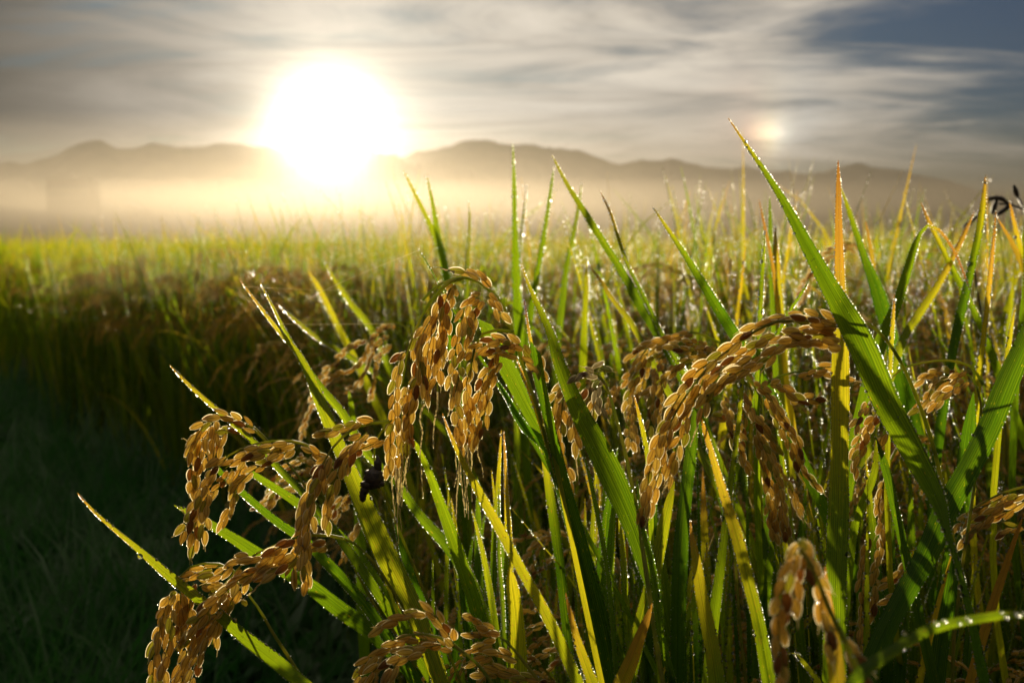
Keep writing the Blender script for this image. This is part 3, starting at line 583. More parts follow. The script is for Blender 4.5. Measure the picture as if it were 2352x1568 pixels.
p.panicle([[(910,340),(850,350),(800,420),(760,490),(750,570),(720,660),(700,760),(680,860),(680,950),(650,1030),(650,1120)], [(920,390),(860,450),(860,530),(840,600),(820,690),(800,770),(770,840),(760,900)],
  [(720,960),(710,1090),(680,1190),(690,1280),(700,1340),(710,1450),(740,1560),(730,1680)], [(840,800),(830,880),(820,960),(800,1020),(780,1100),(790,1200),(800,1280),(790,1380),(800,1460),(790,1560),(780,1700)],
  [(1330,870),(1270,800),(1220,770),(1150,730),(1080,730),(1000,740),(940,770),(870,800)], [(1220,870),(1130,830),(1060,830),(990,850),(920,850)], [(1100,780),(1040,790),(960,800),(900,830)], [(1180,760),(1120,770),(1060,770)],
  [(1030,830),(1020,900),(980,970),(920,1050),(910,1150),(870,1280),(850,1380),(860,1470),(840,1568),(830,1650)], [(1060,920),(1020,1000),(980,1070),(970,1150),(960,1240),(940,1330),(920,1430),(890,1520),(870,1620)],
  [(1240,880),(1290,910),(1340,950)], [(1390,860),(1400,940),(1440,1030)], [(780,540),(790,620),(760,700)]],
  .55, 'a', [(1180,660),(1080,640),(980,650),(900,690),(860,760),(830,900),(810,1050)], awns=AW[16:], label='second string of the central panicle, knotted beside the first')
fill(p, 15, 1120, 1420, 960, 1300, .60, .78)
# E: yellow diagonal blade and its neighbours
p = Plant(.13, .52, 'rice plant with a long yellow blade slanting down right of the bottom centre')
p.leaf([(1016, 949, 2), (1034, 999, 8), (1064, 1064, 14), (1104, 1139, 20), (1154, 1229, 22), (1199, 1314, 24), (1244, 1394, 26), (1284, 1474, 26), (1328, 1572, 26)], .53, .50, [.9, .52, .50, .45, .35], roll=25, dew=1.6)
p.leaf([(1084, 1169, 2), (1100, 1230, 10), (1116, 1300, 14), (1130, 1380, 16), (1145, 1480, 16)], .56, .56, .45, .3, dew=1.3)
p.leaf([(1146, 1119, 2), (1145, 1209, 8), (1144, 1284, 10), (1151, 1359, 11), (1155, 1450, 11)], .55, .55, .3, .2, roll=50, dew=2)
p.leaf([(1170, 1300, 6), (1175, 1340, 26), (1184, 1400, 34), (1189, 1484, 42), (1190, 1570, 44)], .52, .54, [.6, .5, .4], roll=0, dew=.9)
p.leaf([(1158, 999, 2), (1161, 1084, 8), (1166, 1164, 9), (1171, 1234, 10), (1174, 1310, 10)], .60, .58, [.8, .6, .5], dew=1.0)
p.stalk([(1035, 1478), (1070, 1500), (1110, 1540), (1150, 1600)], .50, .5, .001)
p.panicle([[(1045,1484),(1020,1440),(990,1408),(955,1412),(920,1420),(880,1432),(862,1450)], [(1040,1490),(1000,1475),(960,1468),(920,1475),(880,1495),(850,1512),(830,1540),(812,1575)], [(970,1498),(930,1508),(905,1530),(890,1575)], [(1010,1480),(960,1490),(925,1500),(880,1520),(855,1545),(835,1580)]],
  .50, 'D', [(1070,1505),(1040,1478),(1000,1460),(950,1455),(900,1470)], label='short arched panicle cut by the bottom edge')
p.panicle([[(1150,1452),(1110,1440),(1080,1422),(1058,1425)], [(1130,1478),(1090,1492),(1065,1505)], [(1190,1516),(1150,1500),(1110,1512),(1075,1522)], [(1240,1562),(1190,1550),(1140,1534),(1120,1520)], [(1200,1560),(1150,1550),(1090,1545)], [(1140,1465),(1100,1460),(1070,1450)]],
  .51, 'D', [(1235,1560),(1180,1490),(1140,1455),(1100,1435)], size=.9, label='dull brown panicle beside the arched one')
# F: broad green blade, centre right
p = Plant(.20, .54, 'rice plant with one broad green blade right of centre and an ashen panicle')
p.leaf([(1196, 605, 2), (1214, 655, 9), (1239, 710, 15), (1264, 765, 20), (1284, 835, 30), (1324, 934, 44), (1359, 1004, 52), (1409, 1104, 58), (1454, 1209, 54), (1484, 1300, 44), (1504, 1375, 22), (1514, 1420, 11), (1526, 1490, 13), (1545, 1572, 18)], .56, .50, [.55, .32, .2, .12, .1, .05], roll=15, dew=1.4, fold=.12, label='broad blade running diagonally through the middle')
p.leaf([(1462, 1160, 6), (1482, 1240, 10), (1500, 1320, 12), (1508, 1384, 16), (1516, 1450, 16), (1545, 1570, 18)], .505, .50, .2, .1, dew=.5)
p.leaf([(1549, 1104, 8), (1529, 1184, 24), (1509, 1284, 30), (1484, 1384, 32), (1459, 1484, 34), (1440, 1572, 34)], .56, .54, .45, .3, roll=10, dew=.5)
p.leaf([(1498, 1384, 3), (1486, 1420, 16), (1470, 1460, 24), (1448, 1520, 32), (1424, 1575, 38)], .50, .50, [.85, .75, .6], roll=5, dew=.4, fold=.5, label='dry orange-brown blade')
p.leaf([(1299, 1361, 2), (1308, 1400, 10), (1320, 1450, 17), (1336, 1500, 22), (1362, 1572, 26)], .50, .50, [.95, .75, .6, .45], roll=10, dew=1)
p.leaf([(1456, 909, 2), (1466, 945, 8), (1478, 995, 11), (1489, 1054, 12), (1492, 1120, 12)], .56, .56, [.85, .5, .3], dew=1.4)
p.leaf([(1340, 1040, 2), (1352, 1090, 8), (1364, 1144, 10), (1381, 1234, 11), (1394, 1314, 11), (1404, 1409, 12), (1416, 1572, 14)], .56, .55, .2, .1, roll=40, dew=1.4)
p.stalk([(1375, 862), (1392, 885), (1409, 934), (1422, 985), (1434, 1029), (1449, 1104), (1466, 1184), (1475, 1250)], .55, .52, .0012)
p.panicle([[(1375,862),(1350,855),(1330,860),(1318,880)], [(1385,870),(1370,890),(1375,930),(1390,950)], [(1360,850),(1380,845),(1392,860)]], .55, 'D', [(1392,885),(1375,862),(1350,850)], husk=M_GREY, size=.85, label='ashen grey crooked panicle')
p.panicle([[(1310,870),(1280,900),(1272,940),(1280,990),(1292,1050),(1308,1090),(1312,1125)], [(1330,880),(1300,900),(1290,940),(1290,980),(1296,1000)], [(1345,890),(1320,940),(1318,980),(1325,1030),(1322,1045)], [(1370,905),(1362,940),(1366,975)]], .57, 'D', [(1370,870),(1340,868),(1310,880),(1296,920)], awns=[[(1322,1045),(1326,1080),(1330,1110)]], label='slim panicle hanging behind the broad blade')
fill(p, 16, 1380, 1640, 1020, 1350, .60, .78)
# G: orange blade, panicle mass behind
p = Plant(.30, .62, 'rice plant with an orange blade and a dense panicle tangle right of centre')
p.leaf([(1609, 955, 6), (1622, 1000, 13), (1638, 1054, 16), (1668, 1154, 22), (1693, 1234, 28), (1718, 1334, 30), (1743, 1434, 30), (1767, 1572, 32)], .50, .48, [.8, .66, .6, .4, .25], roll=5, dew=1.6, label='orange-tipped blade')
p.leaf([(1585, 1194, 2), (1590, 1240, 12), (1598, 1284, 20), (1613, 1384, 32), (1633, 1484, 36), (1645, 1572, 38)], .52, .50, [.9, .6, .5, .3], roll=15, dew=.8)
p.leaf([(1712, 780, 4), (1705, 869, 10), (1698, 949, 11), (1688, 1034, 12), (1675, 1124, 14), (1660, 1250, 22), (1640, 1400, 26)], .56, .56, .45, .25, roll=20, dew=1.6)
p.leaf([(1600, 900, 3), (1590, 1000, 22), (1575, 1120, 30), (1562, 1250, 34), (1556, 1400, 36), (1556, 1572, 38)], .70, .66, .1, .0, dew=.6)
p.leaf([(1730, 900, 3), (1748, 1050, 28), (1760, 1200, 34), (1770, 1400, 38), (1780, 1570, 38)], .80, .72, .15, .05, dew=.5)
p.stalk([(1690, 870), (1712, 930), (1690, 985), (1680, 1100), (1690, 1300)], .66, .66, .0009)
p.panicle([[(830,590),(920,650),(960,720),(1010,800),(1060,860),(1110,950),(1140,1040),(1170,1100)], [(900,650),(940,740),(980,830),(1040,910),(1070,980),(1100,1060),(1130,1130),(1190,1200),(1250,1300)],
  [(830,780),(880,860),(900,950),(930,1030),(980,1120),(1040,1200),(1080,1290),(1110,1370),(1140,1450)], [(850,880),(870,1010),(890,1100),(910,1190),(930,1290),(940,1380),(930,1460),(960,1540),(970,1640)],
  [(860,930),(920,1060),(960,1150),(990,1230),(1000,1330),(1020,1420),(1040,1530),(1060,1640)], [(640,670),(650,740),(670,820),(690,880),(700,960),(740,1000),(760,1090),(820,1140)], [(720,640),(790,700),(820,800),(900,880),(950,960),(1000,1050)],
  [(880,1060),(900,1160),(950,1270),(980,1380),(990,1480),(1010,1580)], [(780,700),(770,800),(760,900),(740,1000)], [(560,800),(640,820),(700,900),(760,960)]],
  .66, 'b', [(780,530),(830,600),(880,700),(900,820)], spread=.03, dew=True, awns=[[(970,1640),(980,1720),(990,1800)], [(1100,1130),(1130,1200),(1160,1250)], [(1160,1090),(1200,1100),(1230,1140)], [(1140,1450),(1190,1520),(1230,1568)], [(800,1330),(820,1390),(900,1500)]], label='thick shaded panicle hanging in a mass')
p.panicle([[(900,600),(960,595),(1030,620),(1090,680),(1140,690),(1210,690),(1300,740)], [(1250,480),(1340,480)], [(1130,555),(1210,530),(1290,525),(1380,560),(1480,580)], [(1060,680),(1110,700),(1170,700)]], .60, 'b', [(880,610),(960,560),(1060,520),(1150,510),(1250,490)], label='sparse panicle reaching right behind the tall blade')
fill(p, 17, 1620, 1900, 1050, 1350, .66, .84)
# H: near vertical yellow blade and out-of-focus panicle
p = Plant(.30, .58, 'rice plant with a tall upright blade, orange at the tip and yellow below')
p.leaf([(1925, 368, 2), (1926, 430, 12), (1926, 500, 16), (1928, 600, 20), (1930, 700, 28), (1930, 800, 37), (1930, 900, 39), (1929, 1000, 40), (1927, 1100, 43), (1925, 1200, 46), (1921, 1300, 48), (1918, 1400, 50), (1915, 1572, 52)], .60, .53, [.95, .85, .78, .6, .53, .5, .38, .25, .2, .2], roll=-8, fold=.12, dew=1.3, label='tall upright blade, orange at the tip and yellow below')
# I: the big blade and the great arched panicle
p = Plant(.46, .54, 'rice plant with the widest green blade leaning left over a long arched golden panicle')
p.leaf([(1673, 272, 2), (1712, 330, 7), (1752, 388, 12), (1795, 455, 17), (1830, 520, 24), (1864, 585, 32), (1905, 660, 44), (1950, 740, 56), (1985, 810, 58), (2034, 925, 60), (2075, 1000, 58), (2113, 1070, 50), (2145, 1130, 40), (2165, 1180, 26), (2178, 1230, 14), (2198, 1290, 13), (2228, 1410, 18), (2262, 1572, 24)], .52, .45, [.8, .2, .12, .15, .2, .15, .1, .0], roll=18, fold=.18, dew=1.5, dewr=1.25, label='wide blade cutting across the upper right')
p.stalk([(1930, 735), (1990, 740), (2050, 800), (2100, 900), (2150, 1050), (2200, 1300)], .50, .54, .0012)
p.panicle([[(1400,200),(1290,165),(1150,150),(1040,160),(920,190),(830,230),(760,290),(690,350),(600,410),(510,470),(440,530),(400,590),(350,660),(300,740),(260,820),(230,890),(200,990),(180,1080),(150,1150),(140,1240),(130,1330),(100,1440),(95,1500)],
  [(1370,270),(1230,240),(1140,265),(1050,270)], [(1020,270),(930,300),(850,350),(740,400),(680,450),(600,500),(530,560),(490,600),(440,670),(390,740),(340,810),(280,880),(260,960),(240,1060),(230,1130),(200,1210),(170,1300),(150,1380),(130,1440)],
  [(1400,350),(1280,325),(1180,310),(1080,310),(990,360),(950,410),(880,450),(820,480),(760,500),(690,540),(630,590),(615,620)], [(870,400),(780,450),(720,500),(660,540),(600,600),(550,620),(520,690),(500,760),(490,810)],
  [(500,560),(470,640),(430,720),(390,800),(390,880),(340,970),(320,1050),(290,1130),(270,1230)], [(1400,300),(1300,270),(1220,270),(1150,290),(1050,310)], [(1380,220),(1280,200),(1180,180),(1100,180)], [(350,700),(310,800),(270,900),(240,1000)]],
  .505, 'b', [(1450,230),(1300,190),(1100,180),(980,185),(850,240),(720,330),(580,440),(480,540),(400,650),(330,760),(270,880)], spread=.012, awns=[[(480,800),(450,900),(415,1000)], [(270,1230),(240,1290),(225,1340)], [(150,1440),(120,1530),(100,1600)], [(690,590),(740,550),(780,520)]], label='great golden panicle arching across the right half')
# J: right, dark
p = Plant(.56, .64, 'shaded rice plant at the right with a broad dark blade slanting inwards')
p.leaf([(2440, 560, 4), (2400, 670, 30), (2352, 784, 44), (2308, 884, 48), (2268, 984, 50), (2218, 1084, 52), (2173, 1164, 52), (2133, 1259, 50), (2078, 1359, 48), (2038, 1434, 44), (2000, 1520, 44)], .54, .52, [.1, .0], .0, roll=20, dew=.5, label='broad dark blade entering from the right')
p.leaf([(2010, 1000, 3), (2030, 1060, 18), (2043, 1104, 20), (2058, 1174, 21), (2078, 1259, 22), (2092, 1320, 22), (2120, 1450, 24)], .62, .60, .1, .05, dew=.7)
p.leaf([(2236, 900, 4), (2228, 1000, 34), (2212, 1150, 40), (2190, 1300, 44), (2165, 1450, 46), (2150, 1570, 46)], .66, .62, .05, .0, dew=.4)
p.leaf([(2012, 1010, 4), (2010, 1080, 16), (1985, 1150, 18), (1965, 1200, 18), (1950, 1300, 20)], .60, .60, .4, .2, dew=.3)
p.leaf([(2352, 1180, 4), (2330, 1240, 10), (2300, 1330, 18), (2270, 1420, 20), (2230, 1560, 22)], .60, .60, .85, .7, dew=.2)
p.stalk([(2210, 850), (2240, 880), (2255, 960), (2240, 1100), (2210, 1300)], .62, .62, .0010)
p.panicle([[(860,270),(820,340),(790,400)], [(900,330),(860,380),(840,460),(800,530),(790,620)], [(1240,130),(1200,135),(1140,150),(1070,190)], [(1240,170),(1160,190),(1120,270),(1060,310)], [(1310,180),(1260,210),(1200,250),(1150,320)], [(930,420),(880,500)], [(1300,140),(1230,190),(1180,260),(1140,300)], [(900,300),(870,360),(810,450),(780,560)]],
  .62, 'p6', [(1380,200),(1330,120),(1250,90),(1150,90),(1000,130),(900,250)], spread=.03, label='shaded panicle behind the widest blade')
p.panicle([[(930,620),(910,700),(900,770),(930,860),(910,920),(900,1000),(880,1060),(890,1130),(870,1200),(880,1280)], [(850,900),(840,990),(820,1100),(830,1200),(820,1300),(815,1390)], [(940,640),(930,740),(935,800),(915,860),(930,960)]], .64, 'p6', [(990,480),(950,560),(920,680)], label='slim dark panicle low on the right')
p.panicle([[(1500,700),(1420,740),(1350,780),(1290,820),(1260,880)], [(1568,735),(1480,790),(1400,830),(1320,870),(1270,940)], [(1568,700),(1490,740),(1420,790),(1350,850),(1290,900)], [(1568,850),(1500,860),(1470,920)], [(1050,1000),(980,1080),(910,1120)], [(1010,1160),(960,1180),(920,1190)]], .62, 'p6', [(1600,660),(1480,690),(1380,740),(1300,790)], label='dark panicle reaching in at the right edge')
fill(p, 18, 1930, 2330, 1000, 1350, .64, .84)
# K: very near arching blade, bottom right
p = Plant(.22, .27, 'rice plant just in front of the lens, blurred panicle and blade bowed right')
p.leaf([(1895, 1300, 3), (1902, 1400, 24), (1914, 1490, 34), (1925, 1580, 40)], .38, .38, [.9, .7, .6], roll=10, dew=.3)
p.stalk([(1838, 1262), (1870, 1310), (1905, 1400), (1950, 1490), (1975, 1560)], .325, .32, .0010)
p.panicle([[(1845,1235),(1832,1250),(1822,1290),(1808,1320),(1798,1360),(1790,1400),(1788,1460),(1800,1540),(1790,1600)], [(1840,1240),(1850,1270),(1860,1310),(1885,1350),(1885,1400),(1895,1450),(1915,1500)], [(1830,1250),(1830,1290),(1822,1340),(1820,1380),(1815,1430)], [(1935,1470),(1960,1500),(1980,1540),(1985,1600)]],
  .33, 'D', [(1850,1275),(1838,1240),(1825,1260)], spread=.006, size=.82, label='out-of-focus panicle at the bottom right')
p.leaf([(2420, 1425, 4), (2380, 1415, 12), (2348, 1411, 16), (2303, 1411, 18), (2218, 1424, 22), (2148, 1439, 24), (2088, 1469, 26), (2033, 1504, 28), (1988, 1534, 30), (1950, 1580, 32)], .33, .30, .35, .15, roll=5, dew=0)
for x, y in [(2355, 1409), (2338, 1411), (2312, 1418), (2300, 1405), (2225, 1422), (2204, 1430), (2170, 1425), (2151, 1431), (2119, 1462), (2077, 1453), (2073, 1490), (2030, 1496), (2010, 1541), (1960, 1505)]: DEW.append((P(x, y, .312), random.uniform(.00035, .00060)))
# L: mid blades behind, right of centre
p = Plant(.36, .80, 'rice plant with dark green blades and clustered panicles left of the great arch')
p.leaf([(1268, 357, 2), (1300, 420, 9), (1334, 475, 14), (1384, 555, 17), (1434, 635, 20), (1469, 700, 22), (1509, 765, 24), (1560, 850, 26), (1610, 960, 28), (1650, 1100, 30)], .88, .78, [.5, .15, .1], roll=20, dew=.9, dewr=1.3)
p.leaf([(1378, 439, 2), (1404, 495, 6), (1419, 545, 8), (1439, 605, 9), (1464, 655, 10), (1494, 715, 11), (1530, 790, 12), (1568, 860, 14), (1610, 960, 16)], .80, .74, [.8, .2, .3], roll=30, dew=1.2, dewr=1.3)
p.leaf([(1499, 475, 2), (1535, 530, 9), (1568, 580, 14), (1608, 645, 20), (1650, 715, 24), (1690, 778, 27), (1730, 840, 28), (1790, 960, 30)], .68, .68, [.6, .05, .05], roll=35, dew=1.4, dewr=1.1)
p.leaf([(1352, 610, 2), (1378, 640, 8), (1410, 690, 12), (1450, 740, 14), (1500, 830, 16)], .85, .78, [.8, .55, .35], dew=.9, dewr=1.2)
p.stalk([(1650, 790), (1700, 840), (1740, 960), (1750, 1200)], .72, .76, .0010)
p.panicle([[(430,260),(350,280),(260,300),(170,320),(100,350),(40,400),(0,450)], [(350,280),(250,330),(180,360),(100,420),(60,490),(10,540),(-40,590)], [(600,380),(500,370),(400,380),(330,350),(250,350)], [(560,410),(470,420),(380,440),(330,490),(240,560),(180,620),(90,650)], [(220,390),(140,450),(120,530),(100,600),(60,660),(30,740)],
  [(240,430),(190,520),(180,600),(160,700),(160,800),(140,900)], [(300,460),(240,560),(220,640),(210,740),(200,830)], [(80,640),(50,720),(50,800),(60,900),(60,1000),(70,1080)], [(120,420),(80,520),(30,620),(0,720),(-10,800)], [(40,720),(20,820),(15,920),(30,1000)], [(540,340),(460,330),(400,320)], [(-60,600),(-110,700),(-120,800)]],
  .72, 'b', [(620,330),(500,270),(380,250),(260,280),(160,330),(90,420)], spread=.05, dew=True, label='bundle of golden panicles behind the broad blade')
# M: yellow and orange uprights
p = Plant(.40, .88, 'rice plant with narrow yellow and orange upright blades left of the widest blade')
p.leaf([(1780, 517, 2), (1783, 600, 16), (1788, 675, 20), (1793, 750, 22), (1800, 850, 24), (1808, 1000, 26)], .95, .88, [.7, .55, .5, .45], roll=0, dew=1, dewr=1.5)
p.leaf([(1743, 457, 2), (1758, 530, 7), (1773, 600, 9), (1784, 680, 10), (1795, 780, 12)], .95, .9, [.9, .75, .6], dew=.6, dewr=1.3)
p.leaf([(1768, 450, 2), (1770, 525, 10), (1772, 600, 12), (1776, 700, 14), (1784, 850, 16)], .98, .9, .25, .2, dew=.5, dewr=1.3)
p.leaf([(1757, 530, 2), (1753, 600, 8), (1748, 675, 11), (1744, 750, 12), (1740, 850, 13), (1738, 960, 14)], .66, .66, .35, .25, roll=0, dew=2, dewr=1.2)
p.leaf([(1860, 640, 2), (1845, 668, 6), (1820, 705, 7), (1800, 740, 8), (1770, 800, 9), (1750, 860, 10)], .62, .66, .3, .2, dew=1.5)
# N: bent leaf and neighbours, right
p = Plant(.56, .90, 'rice plant at the right with one blade snapped over into a hook')
p.leaf([(1929, 425, 2), (1948, 480, 10), (1968, 540, 14), (1988, 600, 20), (2008, 650, 28), (2028, 715, 34), (2050, 790, 36), (2090, 950, 38)], .88, .84, [.5, .05, .0], roll=10, dew=.9, dewr=1.3)
p.leaf([(2228, 665, 2), (2198, 590, 6), (2168, 540, 7), (2143, 520, 7), (2123, 522, 8), (2103, 560, 14), (2083, 625, 20), (2063, 690, 24), (2043, 740, 27), (2018, 800, 30), (1990, 900, 32)], .72, .74, [.95, .8, .3, .2, .15, .15], roll=0, dew=1.2, dewr=1.2, label='blade bent into a sharp hook')
p.leaf([(2238, 485, 2), (2213, 540, 10), (2183, 600, 14), (2153, 655, 17), (2113, 715, 20), (2078, 770, 20), (2050, 840, 22)], .85, .82, [.85, .65, .45, .35], dew=1.1, dewr=1.3)
p.leaf([(1988, 505, 2), (1998, 560, 8), (2010, 630, 12), (2022, 700, 14), (2035, 800, 16)], 1.05, 1.0, [.8, .4], dew=.8, dewr=1.3)
p.leaf([(2054, 676, 2), (2052, 720, 7), (2048, 780, 10), (2044, 850, 10), (2040, 940, 12)], .62, .62, [.85, .5, .4], roll=0, dew=2)
# O: far right uprights
p = Plant(.66, .86, 'rice plant at the far right with a dark upright blade and an orange dewy one')
p.leaf([(2263, 402, 2), (2258, 460, 12), (2248, 530, 16), (2233, 600, 18), (2218, 665, 20), (2198, 750, 22), (2180, 840, 22), (2160, 960, 24)], .74, .76, [.8, .1, .0], roll=25, dew=.9, dewr=1.4)
p.leaf([(2115, 465, 2), (2133, 510, 9), (2153, 550, 12), (2183, 610, 14), (2213, 670, 15), (2248, 740, 16), (2290, 850, 18)], .84, .84, [.85, .35, .15], dew=1.0, dewr=1.3)
p.leaf([(2288, 485, 2), (2281, 565, 8), (2273, 650, 11), (2263, 740, 12), (2250, 850, 14)], .70, .72, [.85, .7, .5], roll=0, dew=1.4, dewr=1.5)
p.leaf([(2318, 460, 2), (2330, 510, 9), (2345, 570, 12), (2362, 640, 14)], .9, .9, [.85, .4], dew=.8, dewr=1.3)
p.leaf([(2290, 500, 2), (2315, 540, 8), (2340, 590, 12), (2375, 680, 14)], .9, .9, [.8, .6], dew=.4)
p.leaf([(2332, 700, 2), (2322, 760, 9), (2310, 840, 12), (2298, 940, 14)], .62, .64, [.6, .4], roll=0, dew=1.6)
p.leaf([(2352, 520, 8), (2356, 640, 12), (2340, 800, 14), (2330, 950, 16)], .8, .8, .2, .1, dew=.6)
# P, Q: uprights against the mist
p = Plant(.06, 1.22, 'rice plant with a single tall spear-like blade standing above the horizon at centre')
p.leaf([(1178, 328, 2), (1181, 420, 9), (1182, 500, 12), (1184, 560, 15), (1186, 640, 20), (1192, 760, 24)], 1.2, 1.2, .3, .15, roll=0, dew=.5, dewr=2)
p.leaf([(1272, 385, 2), (1264, 440, 7), (1252, 520, 10), (1240, 590, 13), (1228, 655, 15), (1215, 740, 18)], 1.15, 1.2, .3, .15, dew=.6, dewr=2)
p.leaf([(1210, 425, 2), (1204, 480, 5), (1197, 540, 7), (1190, 620, 10)], 1.5, 1.3, .5, .3, dew=.5, dewr=2)
p.leaf([(1336, 420, 2), (1328, 480, 8), (1316, 540, 10), (1300, 620, 14), (1290, 700, 16)], 1.4, 1.3, .4, .2, dew=.5, dewr=2)
p.leaf([(1348, 590, 2), (1346, 640, 12), (1344, 700, 15), (1340, 800, 17)], 1.0, 1.1, .5, .35, dew=.8, dewr=1.6)
p = Plant(-.04, 1.28, 'rice plant with two tall blades crossing above the horizon left of centre')
p.leaf([(927, 392, 2), (955, 450, 8), (985, 510, 11), (1002, 548, 14), (1018, 600, 16), (1030, 680, 18)], 1.2, 1.25, .5, .2, dew=.3, dewr=2)
p.leaf([(980, 402, 2), (995, 470, 9), (1005, 530, 13), (1020, 600, 18), (1032, 660, 20), (1040, 760, 22)], 1.2, 1.25, .4, .1, dew=.3, dewr=2)
p.leaf([(1077, 460, 2), (1078, 520, 7), (1075, 600, 9), (1070, 700, 12)], 1.5, 1.4, .5, .3, dew=.4, dewr=2)
p.leaf([(705, 618, 2), (730, 660, 12), (755, 710, 14), (790, 780, 16), (830, 860, 18)], 1.25, 1.25, .6, .4, dew=.4, dewr=1.6)
p.leaf([(640, 700, 2), (680, 735, 9), (730, 775, 12), (790, 810, 13), (870, 860, 14)], .95, 1.1, .5, .3, dew=.9, dewr=1.6)
p.leaf([(745, 600, 2), (775, 650, 12), (810, 700, 15), (850, 750, 16), (890, 830, 18)], 1.3, 1.3, .45, .3, dew=.5, dewr=1.8)
# R: golden panicles, mid left
p = Plant(-.02, 1.02, 'rice plant with blurred golden panicles just left of the central panicle')
p.leaf([(800, 895, 3), (808, 940, 14), (818, 1050, 20), (826, 1200, 24), (832, 1400, 26)], .85, .9, .3, .1, dew=.8)
p.panicle([[(905,745),(870,760),(850,790),(830,830),(800,850),(770,860),(740,880)], [(890,770),(860,800),(840,850),(820,880),(790,900)], [(760,860),(740,890),(720,930),(700,970),(695,1010)], [(900,790),(870,820),(860,870),(850,920)], [(780,830),(750,850),(730,880),(715,920)], [(840,780),(800,800),(770,830)]], 1.0, 'D', [(960,800),(930,750),(890,740),(840,770)], spread=.06, tmpl=G_MID, dew=True, size=1.0, label='blurred golden panicle')
p.stalk([(940, 770), (960, 800), (970, 900), (960, 1100)], 1.0, 1.0, .0013)
p.panicle([[(1040,520),(960,480),(905,460)], [(920,480),(840,520),(790,560),(750,620),(720,690),(700,760),(690,830)], [(1000,540),(930,560),(890,580),(830,610),(780,640),(750,700),(660,770),(600,800)], [(1100,650),(1000,650),(900,660),(800,700),(740,740),(730,800)], [(1250,680),(1220,760),(1160,830),(1120,900),(1110,950)], [(1220,700),(1160,760),(1130,830),(1100,900)], [(1330,860),(1290,920),(1240,1000),(1210,1080),(1200,1150)]], .82, 'c', [(1350,700),(1240,560),(1100,480),(960,470),(860,520)], spread=.05, tmpl=G_MID, label='blurred panicle low behind the hanging one')
# S: small panicle upper right
p = Plant(.46, 1.30, 'rice plant whose small arched panicle shows behind the orange blade tip')
p.panicle([[(1990,575),(1950,560),(1915,568),(1890,590),(1870,612),(1850,645),(1830,680)], [(1960,570),(1920,580),(1890,610),(1865,640)], [(2010,600),(1985,580),(1950,575)], [(1880,600),(1860,640),(1850,680),(1838,700)]], 1.15, 'D', [(2040,680),(2010,600),(1970,560),(1920,565),(1880,600)], tmpl=G_MID, label='small arched panicle')
p.stalk([(2030, 650), (2050, 720), (2060, 900)], 1.15, 1.2, .0012)

# blackened husk caught in the leaves
def blob(mb, c, r, sx=1, sy=1, sz=1, seed=0):
    import bmesh
    bm = bmesh.new(); bmesh.ops.create_icosphere(bm, subdivisions=3, radius=1); V = np.array([v.co[:] for v in bm.verts]); F = np.array([[v.index for v in f.verts] for f in bm.faces]); bm.free()
    k = 1+.14*np.sin(V[:, 0]*7+seed)*np.sin(V[:, 1]*6+seed)+.10*np.sin(V[:, 2]*11+seed*2); V = V*k[:, None]*np.array((sx, sy, sz))*r
    mb.add(V+c, F)
mb = MB(); c = P(858, 1098, .515); blob(mb, c, .0046, .95, .9, 1.15, 1); blob(mb, P(848, 1112, .515), .0030, 1.3, 1, .8, 2); blob(mb, P(838, 1124, .515), .0021, 1, 1, 1.2, 3); blob(mb, P(833, 1138, .515), .0020, .8, .8, 1.6, 4); blob(mb, P(868, 1070, .515), .0022, .8, .8, 2.0, 5); blob(mb, P(874, 1110, .515), .0020, 1, 1, .8, 6)
tag(mb.build('blackened_husk', M_BLACK, origin=c), 'black shrivelled lump clinging beside the bright left blade', 'blighted husk'); D.objects['blackened_husk'].location = c

# hanging water drops
def big_drop(x, y, d, r, label):
    mb = MB(); c = P(x, y, d); import bmesh
    bm = bmesh.new(); bmesh.ops.create_uvsphere(bm, u_segments=20, v_segments=14, radius=1); V = np.array([v.co[:] for v in bm.verts]); F = [[v.index for v in f.verts] for f in bm.faces]; bm.free()
    V = V*r; V[:, :2] *= np.where(V[:, 2:3] > 0, 1-.35*(V[:, 2:3]/r)**2, 1); V[:, 2] *= 1.1
    mb.v.append(V); mb.a.append(np.zeros(len(V))); mb.c.append(np.zeros((len(V), 3))); mb.n = len(V)
    for s_ in (3, 4):
        ff = np.array([f for f in F if len(f) == s_]); mb.f.append(ff); mb.m.append(np.zeros(len(ff), int))
    o = mb.build('water_drop', M_DROP); o.location = c; tag(o, label, 'water drop', 'large hanging water drops')
big_drop(322, 1277, .53, .0013, 'large water drop hanging under the lowest left leaf')
big_drop(1170, 930, .565, .0009, 'water drop beside the dark folded leaf below the central panicle')
big_drop(1083, 1517, .51, .0011, 'water drop on the grey-brown panicle at the bottom centre')
big_drop(685, 1346, .55, .0010, 'water drop below the leftmost drooping panicle tip')
big_drop(1957, 1190, .50, .0010, 'water drop beside the tall yellow blade')
big_drop(526, 981, .59, .0011, 'bright water drop on top of the hooked left panicle')

